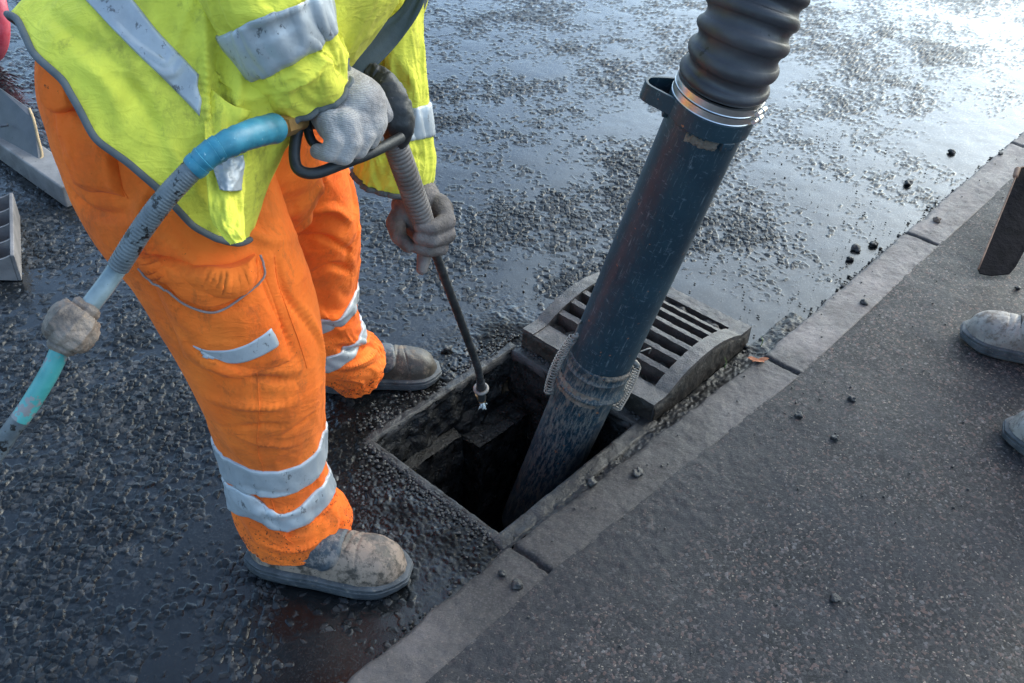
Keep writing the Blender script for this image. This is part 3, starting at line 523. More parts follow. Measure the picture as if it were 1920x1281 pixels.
# clamps
for k_, s0 in enumerate((-.0390, -.0558)):
    mb = MB(); lathe(mb, p_top, p_bot, [(s0-.0076, RP+.001), (s0-.0073, RP+.0085), (s0-.0060, RP+.0075), (s0, RP+.0075), (s0+.0060, RP+.0075), (s0+.0073, RP+.0085), (s0+.0076, RP+.001)], 96, caps=False); cl = mb.build('hose_clamp', M['steel'], pipe, auto=30)
    c = onp(s0, .42, RP+.012); tq = nrm(np.cross(ax, nrm(onp(0, .42, 1)-p_top))); tq = tq*np.sign(tq@sv+1e-9) if abs(tq@sv) > .05 else tq
    mb = MB(); lathe(mb, c-tq*.016, c+tq*.02, [(0, .0045), (.018, .0045), (.018, .0065), (.021, .0065), (.021, .005), (.034, .005), (.036, .003)], 18); mb.build('clamp_screw', M['steel'], cl, auto=35)
# corrugated hose leaving upwards
h0 = p_top-ax*.060; hp = [h0+ax*.03, h0, D(1388, 80, 1.735), D(1428, -20, 1.70), D(1480, -160, 1.66), D(1560, -380, 1.66), D(1700, -700, 1.8)]
hp = catm(np.array(hp[1:]), 700); L_ = np.concatenate([[0], np.cumsum(np.linalg.norm(np.diff(hp, axis=0), axis=1))])
rr = np.where(L_ < .006, RP+.001, RP+.004+.0062*np.sin((L_-.008)/.0365*2*np.pi+.3)); rr = rr+.0012*np.sin(L_*300)
S = Surf.__new__(Surf); T_, S_, B_ = frames(hp, FW); th = np.linspace(0, 2*np.pi, 96, endpoint=False)
# spiral corrugation
ph = (L_[:, None]-.008)/.041*2*np.pi+.3+0*th[None]; wv = np.sin(ph); rad = RP+.0055+.0048*np.sign(wv)*np.abs(wv)**.75; rad = np.where(L_[:, None] < .006, RP+.001, rad)+.0006*f3(L_[:, None]*30+0*th, np.cos(th)[None]*2+0*L_[:, None], np.sin(th)[None]*2+0*L_[:, None], 3)
V = hp[:, None]+rad[..., None]*(np.cos(th)[None, :, None]*S_[:, None]+np.sin(th)[None, :, None]*B_[:, None]); MB().add(V.reshape(-1, 3), gfaces(700, 96, True).tolist()).build('ribbed_hose', M['rubber'], pipe)
# the two springs across the joint
def spring(p0, p1, r, turns, wr, bow):
    n = turns*16; t = np.linspace(0, 1, n); p0 = np.asarray(p0); p1 = np.asarray(p1); C = p0+(p1-p0)*t[:, None]+bow[None]*np.sin(t*np.pi)[:, None]; d = nrm(p1-p0); a = nrm(np.cross(d, FW)); b = np.cross(d, a); rr = r*np.clip(np.minimum(t, 1-t)/.05+.45, 0, 1)
    C = C+rr[:, None]*(np.cos(t*turns*2*np.pi)[:, None]*a+np.sin(t*turns*2*np.pi)[:, None]*b); mb = MB(); tube(mb, C, wr, 8, n); return mb
sA = along(1094, 620)-.01; sB = along(1060, 722)
q0, q1 = onp(sA, 2.75, RP+.009), onp(sB+.012, 2.85, RP+.012); spring(q0, q1, .0105, 21, .0016, nrm(q0-p_top-ax*sA)*.010).build('spring', M['spring'], pipe)
q2, q3 = onp(sA+.035, .15, RP+.010), onp(sB+.01, .05, RP+.012); spring(q2, q3, .0085, 19, .0015, sv*.004).build('spring', M['spring'], pipe)
for a, b in ((q0, 2.75), (q1, 2.85), (q2, .15), (q3, .05)):
    s_ = float((a-p_top)@ax); mb = MB(); capsule(mb, onp(s_-.003, b, RP+.002), .007, a, .0055); mb.build('spring_anchor', M['spring'], pipe)
mb = MB(); tube(mb, [onp(sA-.03, 2.9, RP+.001), onp(sA-.045, 2.8, RP+.006), q0], .0016, 8); mb.build('wire_hook', M['spring'], pipe)
mb = MB(); tube(mb, [onp(sA+.0, .1, RP+.001), onp(sA-.005, -.1, RP+.022), onp(sA+.015, -.15, RP+.026)], .0018, 8); mb.build('wire_hook', M['spring'], pipe)

# ------------------------------------------------------------ boots
def boot(parent, heel, toe, z, mats, name='boot', flip=1, tongue=True, seed=0, laces=False, shank=.13):
    heel = np.array([heel[0], heel[1], z]); toe = np.array([toe[0], toe[1], z]); Lb = float(np.linalg.norm(toe-heel)); X_ = nrm(toe-heel); Y_ = np.cross([0, 0, 1], X_); Z_ = np.array([0, 0, 1.])
    f = lambda x, y, zz: heel+np.multiply.outer(x, X_)+np.multiply.outer(y, Y_)+np.multiply.outer(zz, Z_)
    k = Lb/.30; xs = np.array([0, .12, .3, .45, .62, .76, .88, .95, 1.])
    def width(s): return k*np.interp(s, [0, .03, .1, .3, .45, .6, .74, .86, .93, .97, .99, 1], [.014, .028, .037, .039, .040, .047, .054, .052, .041, .029, .018, .006])
    def cy(s): return flip*k*.008*np.sin(s*np.pi*1.3+.3)
    def hh(s): return k*np.interp(s, [0, .02, .07, .3, .42, .5, .6, .7, .8, .88, .94, .975, 1], [.05, .072, .078, .08, .08, .082, .078, .072, .066, .060, .048, .031, .008])
    def sm(fn, s): return (fn(np.clip(s-.02, 0, 1))+2*fn(s)+fn(np.clip(s+.02, 0, 1)))/4 if True else fn(s)
    n, mm = 150, 90; s = .5-.5*np.cos(np.linspace(0, np.pi, n)); s = .35*s+.65*np.linspace(0, 1, n); a = np.linspace(0, np.pi, mm); S_, A_ = np.meshgrid(s, a, indexing='ij')
    W_ = sm(width, S_); H_ = sm(hh, S_); cyv = cy(S_); pw = np.interp(S_, [0, .4, .6, 1], [.55, .6, .8, .85])
    cc = np.sign(np.cos(A_))*np.abs(np.cos(A_))**.75; ss = np.sin(A_)**pw
    y = cyv+W_*cc*(1-.18*ss*(S_ < .5)); zz = .024*k+H_*ss*(1)-.010*k*(1-ss)
    x = S_*Lb; pos = f(x, y, zz); d = .0016*f3(pos[..., 0]*40, pos[..., 1]*40, pos[..., 2]*40, 3, seed)
    crease = -.0030*np.exp(-((S_-.60-.03*np.cos(A_)-.012*n2(A_*3, S_*3, seed))/.010)**2)*ss-.0022*np.exp(-((S_-.655-.05*np.cos(A_))/.008)**2)*ss+.0018*np.exp(-((S_-.63-.04*np.cos(A_))/.010)**2)*ss-.002*np.exp(-((S_-.76+.05*ss)/.006)**2)*(ss > .3)
    zz = zz+d+crease; pos = f(x, y+d*.5, zz)
    root = MB().add(pos.reshape(-1, 3), gfaces(n, mm).tolist()).build(name, mats[0], parent)
    # sole with welt and heel block
    def ring(off, zq, m=140):
        t = np.linspace(0, 1, m//2); s_ = .5-.5*np.cos(t*np.pi); wv = sm(width, s_)+off; xe = s_*Lb+np.interp(s_, [0, .06, .94, 1], [-off, 0, 0, off]); up = [(xe[i], cy(s_[i])+wv[i]) for i in range(len(s_))]; lo = [(xe[i], cy(s_[i])-wv[i]) for i in range(len(s_)-1, -1, -1)]
        q = np.array(up+lo); q = (np.roll(q, 1, 0)+2*q+np.roll(q, -1, 0))/4; toe_up = .006*sst(.8, 1., q[:, 0]/Lb)*(zq < .012); return f(q[:, 0], q[:, 1], np.full(len(q), zq*k)+toe_up)
    levels = [(.001, .001), (.0065, .002), (.009, .006), (.009, .0115), (.0055, .013), (.0095, .0145), (.0100, .022), (.0065, .0235), (.0085, .0250), (.0085, .0300), (.0055, .0320), (-.003, .0330)]
    R = np.stack([ring(a, b) for a, b in levels]); nr, mr = R.shape[:2]; mb = MB(); mb.add(R.reshape(-1, 3), gfaces(nr, mr, True).tolist()+[tuple(range(mr))]); so = mb.build('sole', mats[1], root, auto=50)
    if tongue:     # padded tongue and vamp piece over the instep
        i, j = np.meshgrid(np.linspace(0, 1, 50), np.linspace(0, 1, 60), indexing='ij'); A2 = .22+(np.pi-.44)*j
        sf = .42+.21*np.clip(1-((j-.5)/.5)**4, 0, 1)**.5; S2 = .38+(sf-.38)*i; si = S2; W2 = sm(width, si); H2 = sm(hh, si); p2 = np.interp(si, [0, .4, .6, 1], [.55, .6, .8, .85]); c2 = np.sign(np.cos(A2))*np.abs(np.cos(A2))**.75; s2 = np.sin(A2)**p2
        e = np.clip(np.minimum.reduce([i/.02+1, (1-i)/.10, j/.08, (1-j)/.08]), 0, 1)**.5; th = .0045*e-.003*(1-e)+.0010*n2(i*7, j*3, 5)*e
        pos = f(si*Lb, cy(si)+(W2+th)*c2*(1-.18*s2*(si < .5)), .024*k+H2*s2-.010*k*(1-s2)+th*s2); MB().add(pos.reshape(-1, 3), gfaces(50, 60).tolist()).build('tongue', mats[2], root)
    if laces:
        for q in (.50, .56, .62):
            mb = MB(); tube(mb, [f(np.array(q*Lb), np.array(cy(q)-.03), np.array(.024+float(hh(q))*.86)), f(np.array((q+.01)*Lb), np.array(cy(q)), np.array(.030+float(hh(q)))), f(np.array(q*Lb), np.array(cy(q)+.03), np.array(.024+float(hh(q))*.86))], .0022, 8); mb.build('lace', M['lining'], root)
    # shank inside the trouser cuff
    mb = MB(); C0 = f(np.array(.19*Lb), np.array(0.), np.array(.06*k)); Surf([C0, C0+[0, 0, .05*k], C0+Z_*shank], [.055*k, .048*k, .05*k], [.040*k, .040*k, .045*k], 20, 40, ref=Y_).mesh(mb, caps=(False, True)); mb.build('boot_shaft', mats[0], root)
    return root

# ------------------------------------------------------------ the worker
def fit(rings, dep=None): return np.array([P(a, b, c) if not dep else D(a, b, c) for a, b, c, *_ in rings])
worker = empty('person', P(560, 900, 0), 'person in orange trousers and yellow hi-vis jacket bending over the open drain with a lance', 'person')
TR = M['orange']
def limb(rings, ratio, N, Mm, dep=False):
    C = fit(rings, dep); dpt = (C-CAM)@FW; ra = np.array([r[3] for r in rings])*dpt/FPX; return Surf(C, ra, ra*ratio, N, Mm)
def wrinkle(sf, amp, seed, ks=9, kt=1.2, mask=None, slant=.6):
    a = 1.6; c, q = np.cos(sf.t+slant*sf.s*3)*kt*a, np.sin(sf.t+slant*sf.s*3)*kt*a; w1 = f3(c, q, sf.s*ks*.5, 2, seed)
    r = 1-np.abs(f3(c+.4*w1, q, sf.s*ks+1.3*w1, 2, seed+9))*2.1; d = amp*(.75*r+1.0*w1); d = d*(mask(sf.s) if mask else 1); return sf.push(d)
RL = [(232, 75, 1.06, 165), (262, 175, .99, 184), (330, 345, .85, 182), (398, 475, .74, 158), (452, 592, .62, 143), (486, 700, .50, 124), (503, 795, .36, 104), (516, 880, .24, 92), (535, 945, .145, 93), (556, 976, .098, 97), (563, 992, .070, 99)]
legn = limb(RL, np.array([.55, .75, .9]+[.93]*5+[.90, .84, .80]), 440, 300)
legn.trim(.050, .0); wrinkle(legn, .0055, 3, 10, 1.0, lambda s: .35+.65*sst(.35, .95, s))
legn.folds([([(350, 640), (440, 690), (560, 690)], .012, .010), ([(400, 690), (520, 715), (610, 690)], .011, -.008), ([(380, 740), (500, 760), (605, 720)], .014, .009), ([(395, 790), (500, 800), (600, 770)], .010, -.006),
    ([(430, 810), (520, 835), (600, 800)], .010, .005), ([(450, 905), (520, 925), (600, 900)], .010, -.005), ([(440, 935), (520, 960), (610, 925)], .013, .006), ([(470, 985), (545, 1000), (620, 950)], .010, -.007), ([(480, 1015), (560, 1030), (640, 985)], .010, .007),
    ([(300, 440), (420, 520), (520, 470)], .016, .008), ([(515, 470), (540, 560), (600, 650)], .010, -.007), ([(480, 480), (500, 560), (560, 680)], .009, -.006), ([(560, 560), (600, 640), (605, 720)], .012, .006), ([(520, 820), (560, 800), (600, 760)], .008, -.006),
    ([(290, 330), (260, 420), (330, 560)], .014, .008), ([(400, 360), (470, 420), (545, 400)], .013, -.009), ([(430, 400), (500, 450), (560, 440)], .014, .008), ([(100, 330), (170, 400), (250, 400)], .014, -.010)])
RF = [(440, 220, 1.70, 130), (520, 310, 1.84, 118), (572, 395, 1.98, 100), (585, 470, 2.08, 86), (588, 545, 2.18, 76), (602, 610, 2.27, 68), (628, 655, 2.35, 66), (664, 682, 2.42, 60), (680, 696, 2.45, 56)]
legf = limb(RF, .95, 360, 240, dep=True)
legf.trim(.05, .1); wrinkle(legf, .0075, 13, 9, 1.1, lambda s: .5+.5*sst(.4, .9, s))
legf.folds([([(560, 400), (620, 390), (660, 420)], .012, .010), ([(570, 440), (620, 450), (668, 480)], .010, -.008), ([(570, 520), (620, 500), (660, 510)], .012, -.009), ([(580, 570), (620, 590), (660, 570)], .014, .012), ([(600, 605), (640, 615), (665, 590)], .007, -.010), ([(630, 650), (660, 655), (690, 630)], .010, -.010), ([(620, 690), (680, 680), (715, 650)], .012, .008)])
mb = MB(); legn.mesh(mb); legf.mesh(mb)
for q_ in (legn, legf):      # turned-in cuff edge
    r_ = np.stack([q_.pos[-1], q_.pos[-1]-q_.nor[-1]*.004+q_.T[-1]*.001, q_.pos[-1]-q_.nor[-1]*.006-q_.T[-1]*.03]); mb.add(r_.reshape(-1, 3), gfaces(3, q_.M, True).tolist())
hipc = np.array([D(300, 60, 1.62), D(330, 150, 1.60), D(370, 240, 1.62), D(420, 320, 1.68)]); hip = Surf(hipc, [.13, .165, .16, .10], [.15, .17, .17, .12], 90, 120); wrinkle(hip, .004, 5); hip.mesh(mb, caps=(True, True))
cr = Surf([D(300, 130, 1.62), D(400, 220, 1.63), D(468, 300, 1.70), D(520, 370, 1.80)], [.13, .135, .12, .08], [.13, .13, .12, .09], 90, 120); wrinkle(cr, .006, 6); cr.mesh(mb, caps=(True, True))
trousers = mb.build('trousers', TR, worker)
def sub(name, mat, fn, parent, **k):
    mb = MB(); fn(mb); return mb.build(name, mat, parent, **k)
def bandpx(sf, pts, half):
    r = sf.invs(pts); t = np.mod(r[:, 1], 2*np.pi); o = np.argsort(t); t = t[o]; s_ = r[o, 0]; tt = np.concatenate([t-2*np.pi, t, t+2*np.pi]); ss = np.concatenate([s_]*3)
    fn = lambda th: np.interp(th, tt, ss); return lambda mb: sf.band(mb, lambda th: (fn(th-.25)+2*fn(th)+fn(th+.25)+fn(th-.12)+fn(th+.12))/6, half)
sub('reflective_band', M['tape'], bandpx(legn, [(430, 880), (490, 905), (540, 905), (585, 880)], .034), trousers)
sub('reflective_band', M['tape'], bandpx(legn, [(480, 945), (500, 968), (530, 982), (572, 968), (608, 930), (622, 908)], .033), trousers)
sub('reflective_band', M['tape'], bandpx(legf, [(600, 612), (630, 603), (655, 585)], .028), trousers)
sub('reflective_band', M['tape'], bandpx(legf, [(622, 678), (650, 668), (680, 640)], .030), trousers)
def puff(a, b=.0): return lambda u, v: a*(np.sin(np.pi*u)**.35*np.sin(np.pi*np.clip(v*.9+.05, 0, 1))**.35)+.002*n2(u*7, v*6, 3)+b
sub('cargo_pocket', M['orange'], lambda mb: legn.patch(mb, [(262, 480), (350, 540), (430, 560), (485, 485)], [(345, 668), (410, 702), (480, 700), (545, 676)], 60, 60, puff(.014)), trousers)
fl = sub('pocket_flap', M['orange'], lambda mb: legn.patch(mb, [(255, 465), (330, 488), (420, 496), (478, 474)], [(272, 488), (340, 550), (408, 572), (474, 520)], 70, 30, lambda u, v: .018+.004*np.sin(np.pi*v)+.0015*n2(u*9, v*3, 8)), trousers)
def edge_line(sf, pts, off, r, name, mat, parent):
    q = sf.invs(pts); q = catm(q, 60); c = sf.at(q[:, 0], q[:, 1], np.full(60, off)); mb = MB(); tube(mb, c, r, 8, 60); mb.build(name, mat, parent)
edge_line(legn, [(272, 490), (340, 552), (408, 574), (474, 522), (480, 476)], .0165, .0019, 'flap_binding', M['trim_pale'], fl)
sub('reflective_band', M['tape'], lambda mb: legn.patch(mb, [(362, 634), (395, 645), (440, 640), (505, 603)], [(382, 668), (410, 674), (460, 670), (521, 640)], 60, 12, .0145, edge=.04), trousers)
for pts in ([(515, 480), (535, 570), (560, 640), (575, 690)], [(480, 700), (485, 800), (492, 880), (515, 960), (550, 1020)], [(170, 215), (200, 290), (240, 370)]):
    edge_line(legn, pts, .0003, .0011, 'seam', M['orange'], trousers)
sub('hip_pocket', M['orange'], lambda mb: legn.patch(mb, [(100, 190), (135, 205), (185, 225), (215, 250)], [(140, 345), (168, 360), (200, 362), (235, 368)], 40, 40, puff(.016)), trousers)
hf = sub('pocket_flap', M['orange'], lambda mb: legn.patch(mb, [(92, 120), (108, 125), (126, 140), (150, 165)], [(98, 196), (110, 214), (126, 216), (156, 200)], 40, 24, lambda u, v: .017+.004*np.sin(np.pi*v)), trousers)

# jacket: a torso shell cut at the hem
TRr = [(190, 330, 1.50, 300), (262, 210, 1.48, 275), (330, 120, 1.48, 262), (420, 10, 1.47, 250), (540, -130, 1.46, 235), (660, -270, 1.47, 215), (740, -360, 1.50, 150), (775, -400, 1.52, 80)]
tor = limb(TRr, .80, 420, 360, dep=True)
wrinkle(tor, .006, 31, 7, 1.3, lambda s: .5+.5*(s < .6), .3)
tor.folds([([(385, 0), (388, 120), (385, 300)], .010, .010), ([(410, 60), (415, 160), (420, 330)], .016, -.016), ([(450, 120), (440, 220), (450, 300)], .012, .010), ([(130, 100), (200, 160), (240, 260)], .018, .007), ([(170, 60), (260, 180), (320, 300)], .014, -.006), ([(300, 250), (350, 330), (400, 400)], .014, .006), ([(90, 20), (130, 60), (190, 90)], .015, -.005)])
hem = tor.invs([(34, 35), (62, 100), (118, 152), (150, 205), (178, 262), (240, 305), (300, 358), (360, 425), (410, 448), (448, 456)])
# front-facing half follows the hem line, the far side closes it smoothly
th = tor.th; ht = np.mod(hem[:, 1], 2*np.pi); o = np.argsort(ht); hs = hem[o, 0]; ht = ht[o]
t3 = np.concatenate([ht-2*np.pi, ht, ht+2*np.pi]); s3 = np.concatenate([hs, hs, hs]); sh = np.interp(th, t3, s3)
for _ in range(10): sh = (np.roll(sh, 1)+sh*2+np.roll(sh, -1))/4
nr = 330; ff = np.linspace(0, 1, nr)[:, None]; Sg = sh[None]*(1-ff)+1.0*ff; Tg_ = th[None]*np.ones((nr, 1)); outer = tor.at(Sg, Tg_, np.zeros_like(Sg)); inner = tor.at(Sg, Tg_, np.full_like(Sg, -.003))
mb = MB(); mb.add(np.concatenate([inner[::-1], outer]).reshape(-1, 3), gfaces(2*nr, tor.M, True).tolist()); jacket = mb.build('jacket', M['yellow'], worker)
q = tor.at(sh, th, np.full(len(th), .001)); mb = MB(); tube(mb, np.vstack([q, q[:2]]), .0052, 10, tor.M*2, caps=False); mb.build('hem_binding', M['trim'], jacket)
sub('reflective_stripe', M['tape'], lambda mb: tor.patch(mb, [(120, -40), (160, 0), (250, 95), (320, 163), (374, 218)], [(200, -60), (248, 0), (300, 62), (345, 108), (372, 140)], 120, 20, .0035, edge=.02), jacket)
# the two loose fronts hang forward from the chest
def sheet(mb, rows, nu, nv, th=.004, seed=1, amp=.005):
    """thick cloth through rows of (px,py,depth)"""
    R = np.array([[D(*p) for p in r] for r in rows]); A = np.stack([catm(r, nu) for r in R]); Q = np.stack([catm(A[:, j], nv) for j in range(nu)], 1)
    n = nrm(np.cross(np.gradient(Q, axis=0), np.gradient(Q, axis=1))); i, j = np.meshgrid(np.linspace(0, 1, nv), np.linspace(0, 1, nu), indexing='ij'); Q = Q+n*(amp*f2(i*4, j*5, 3, seed))[..., None]; a = Q+n*th/2; b = Q-n*th/2; k = nu*nv
    F = gfaces(nv, nu).tolist(); bd = list(range(nu))+[q*nu+nu-1 for q in range(1, nv)]+[(nv-1)*nu+q for q in range(nu-2, -1, -1)]+[q*nu for q in range(nv-2, 0, -1)]
    mb.add(np.concatenate([a.reshape(-1, 3), b.reshape(-1, 3)]), F+[(p+k, s+k, r+k, q+k) for p, q, r, s in F]+[(bd[x], bd[x]+k, bd[(x+1) % len(bd)]+k, bd[(x+1) % len(bd)]) for x in range(len(bd))]); return Q
# near front corner with the folded tip
sub('front_corner', M['yellow'], lambda mb: sheet(mb, [[(378, 150, 1.357), (440, 200, 1.352), (500, 212, 1.422)], [(384, 260, 1.337), (425, 265, 1.347), (462, 275, 1.372)], [(388, 350, 1.322), (430, 350, 1.332), (458, 352, 1.357)], [(400, 420, 1.322), (432, 425, 1.322), (458, 420, 1.342)], [(438, 452, 1.327), (446, 456, 1.327), (457, 450, 1.337)]], 40, 90, .004, 5, .006), jacket)
sub('reflective_stripe', M['tape'], lambda mb: sheet(mb, [[(396, 306, 1.322), (425, 300, 1.326), (457, 289, 1.342)], [(404, 330, 1.314), (430, 330, 1.318), (456, 325, 1.342)], [(412, 356, 1.313), (430, 359, 1.316), (452, 357, 1.340)]], 24, 24, .0016, 5, .002), jacket)
far = sub('far_front', M['yellow'], lambda mb: sheet(mb, [[(500, -120, 1.62), (640, -140, 1.66), (760, -150, 1.70), (850, -160, 1.68)], [(520, 0, 1.62), (640, -10, 1.66), (740, -5, 1.70), (796, 0, 1.67)], [(560, 80, 1.64), (640, 75, 1.67), (710, 75, 1.70), (756, 80, 1.67)], [(590, 150, 1.66), (640, 150, 1.68), (690, 150, 1.70), (718, 146, 1.67)]], 60, 60, .004, 15, .008), jacket)
sub('edge_binding', M['trim'], lambda mb: tube(mb, [D(850, -160, 1.68), D(797, 0, 1.67), D(757, 80, 1.67), D(718, 147, 1.67)], .0045, 10), far)
sub('reflective_stripe', M['tape'], lambda mb: sheet(mb, [[(585, -40, 1.60), (640, -40, 1.60)], [(600, 20, 1.61), (650, 20, 1.61)], [(635, 70, 1.63), (670, 60, 1.63)], [(655, 120, 1.64), (695, 100, 1.64)]], 14, 30, .002, 3, .002), far)
sub('shoulder_strap', M['strap'], lambda mb: sheet(mb, [[(770, -60, 1.57), (806, -60, 1.57)], [(758, 5, 1.57), (792, 12, 1.57)], [(712, 48, 1.56), (746, 82, 1.57)], [(648, 88, 1.54), (690, 140, 1.55)], [(590, 118, 1.53), (640, 185, 1.54)]], 14, 50, .003, 3, .001), jacket)
# sleeves
def sleeve(rings, seed, name, ratio=.92):
    s = limb(rings, ratio, 200, 200, dep=True); wrinkle(s, .006, seed, 5, 1.4, lambda q: .4+.6*q, .2); return s
sn = sleeve([(400, -330, 1.36, 125), (440, -180, 1.33, 122), (482, -40, 1.32, 116), (522, 62, 1.37, 104), (548, 112, 1.41, 98), (568, 155, 1.45, 93)], 41, 'n')
sn.folds([([(420, 60), (500, 50), (590, 0)], .010, -.008), ([(440, 25), (520, 20), (590, -20)], .012, .008), ([(450, 150), (540, 130), (620, 80)], .010, -.007), ([(470, 175), (560, 155), (630, 105)], .009, .006)])
def sleeve_obj(s):
    mb = MB(); inn = s.at(s.s[::-1], s.t[::-1]*1.0, np.full_like(s.s, -.003)); mb.add(np.concatenate([s.pos, inn]).reshape(-1, 3), gfaces(2*s.N, s.M, True).tolist()); o = mb.build('sleeve', M['yellow'], jacket)
    q = s.pos[-1]+s.nor[-1]*.001; mb = MB(); tube(mb, np.vstack([q, q[:2]]), .005, 10, s.M*2, caps=False); mb.build('cuff_binding', M['trim'], o); return o
so = sleeve_obj(sn); sub('reflective_band', M['tape'], bandpx(sn, [(425, 108), (500, 100), (560, 75), (612, 45)], .088), so)
sf_ = sleeve([(700, -260, 1.72, 75), (720, -80, 1.66, 74), (728, 60, 1.66, 66), (736, 160, 1.70, 62), (740, 240, 1.73, 64), (742, 300, 1.75, 68), (738, 336, 1.77, 70)], 51, 'f')
sf_.folds([([(755, 110), (770, 150), (780, 190)], .012, .008), ([(700, 210), (745, 225), (790, 200)], .010, -.008), ([(680, 320), (740, 290), (800, 300)], .010, -.008)])
so = sleeve_obj(sf_); sub('reflective_band', M['tape'], bandpx(sf_, [(770, 238), (790, 232)], .07), so)
# boots
heel_n = P(476, 1034, .02); toe_n = P(760, 1082, .02)
boot(worker, heel_n, toe_n, .003, (M['boot'], M['sole'], M['tongue']), seed=3, flip=-1)
heel_f = P(610, 716, .02); toe_f = P(818, 690, .02)
boot(worker, heel_f, toe_f, .003, (M['boot_dark'], M['sole'], M['tongue']), seed=9, flip=1)
# body under the clothes
def body(name, joints, parent, mats, voxel=.010, smooth=6):
    mb = MB()
    for a, ra, b, rb in joints: capsule(mb, a, ra, b, rb, 20)
    o = mb.build(name, mats, parent); r = o.modifiers.new('remesh', 'REMESH'); r.mode = 'VOXEL'; r.voxel_size = voxel; r.use_smooth_shade = True
    s = o.modifiers.new('smooth', 'SMOOTH'); s.factor = .5; s.iterations = smooth; return o
hipN = legn.C[60]; hipF = legf.C[60]; kneeN = legn.C[210]; kneeF = legf.C[160]; ankN = P(540, 985, .10); ankF = P(660, 690, .10)
pel = (hipN+hipF)/2+[-.03, 0, .10]; chest = D(560, -150, 1.48); neck = D(740, -350, 1.50); head = D(840, -470, 1.50)
shN = D(430, -200, 1.34); elN = D(470, -30, 1.34); wrN = D(600, 150, 1.47); shF = D(690, -240, 1.66); elF = D(722, 20, 1.66); wrF = D(768, 345, 1.77)
body('body', [(pel, .09, chest, .12), (chest, .14, neck, .07), (neck, .055, head, .06), (head, .085, head+nrm(head-neck)*.04, .082), (shN, .055, elN, .045), (elN, .042, wrN, .032), (shF, .055, elF, .045), (elF, .042, wrF, .030),
    (shN, .06, chest, .09), (shF, .06, chest, .09), (pel, .07, hipN, .07), (hipN, .07, kneeN, .05), (kneeN, .058, ankN, .035), (pel, .07, hipF, .06), (hipF, .06, kneeF, .05), (kneeF, .055, ankF, .035)], worker, M['skin'])
def headgear(head, up, face, parent):
    """face features, hair and helmet on a head that looks along `face`"""
    up = nrm(up); face = nrm(face-up*(face@up)); side = np.cross(face, up)
    mb = MB(); capsule(mb, head+face*.085-up*.012, .012, head+face*.100-up*.03, .013); capsule(mb, head+face*.07-up*.068-side*.02, .012, head+face*.07-up*.068+side*.02, .012); mb.build('face', M['skin'], parent)
    for q in (-1, 1):
        mb = MB(); capsule(mb, head+face*.078+side*q*.03, .011, head+face*.079+side*q*.031, .011); mb.build('eye', M['lining'], parent); mb = MB(); capsule(mb, head+side*q*.084-up*.02, .018, head+side*q*.084+up*.015, .018, flat=.5); mb.build('ear', M['skin'], parent)
    mb = MB(); n = 40; mm = 20; a, b = np.meshgrid(np.linspace(0, 2*np.pi, n, endpoint=False), np.linspace(0.02, 1.5, mm), indexing='ij'); V = head+(.118*np.sin(b)*np.cos(a))[..., None]*face+(.105*np.sin(b)*np.sin(a))[..., None]*side+(.02+.115*np.cos(b))[..., None]*up; V = V.transpose(1, 0, 2); mb.add(V.reshape(-1, 3), gfaces(mm, n, True).tolist()+[tuple(range(n))[::-1]])
    a = np.linspace(0, 2*np.pi, 60); br = head+up*.03+np.multiply.outer(.118*np.cos(a)+.03*np.clip(np.cos(a), 0, 1)**2, face)+np.multiply.outer(.106*np.sin(a), side); tube(mb, br, .006, 8, 120, caps=False); mb.build('helmet', M['helmet'], parent)
headgear(head+nrm(head-neck)*.02, nrm(head-neck), np.array([.5, .25, -.8]), worker)

# gloves
def glove(name, joints, mat, parent, vox=.0022, it=5, extra=None):
    mb = MB()
    for a, ra, b, rb in joints: capsule(mb, D(*a), ra, D(*b), rb, 18)
    o = mb.build(name, mat, parent); r = o.modifiers.new('remesh', 'REMESH'); r.mode = 'VOXEL'; r.voxel_size = vox; r.use_smooth_shade = True
    s = o.modifiers.new('smooth', 'SMOOTH'); s.factor = .5; s.iterations = it
    if extra: extra(o)
    return o
glove('glove', [((575, 120, 1.44), .040, (622, 165, 1.47), .040), ((622, 165, 1.47), .041, (672, 195, 1.47), .043), ((612, 190, 1.475), .036, (640, 225, 1.47), .040), ((668, 205, 1.47), .042, (682, 225, 1.475), .036),
    ((690, 205, 1.475), .024, (706, 228, 1.48), .0175), ((706, 228, 1.48), .0175, (694, 262, 1.485), .0145), ((694, 262, 1.485), .0145, (672, 268, 1.50), .0125),
    ((670, 225, 1.455), .024, (684, 252, 1.46), .017), ((684, 252, 1.46), .017, (672, 280, 1.465), .0145), ((672, 280, 1.465), .0145, (650, 284, 1.48), .0125),
    ((648, 230, 1.44), .024, (658, 266, 1.445), .017), ((658, 266, 1.445), .017, (646, 292, 1.45), .0145), ((646, 292, 1.45), .0145, (625, 292, 1.465), .0125),
    ((622, 225, 1.44), .024, (630, 262, 1.435), .0165), ((630, 262, 1.435), .0165, (618, 288, 1.44), .0135), ((618, 288, 1.44), .0135, (596, 284, 1.45), .012),
    ((655, 175, 1.50), .026, (705, 190, 1.53), .018), ((705, 190, 1.53), .018, (722, 215, 1.54), .014)], M['grey_glove'], worker, .0024, 5)
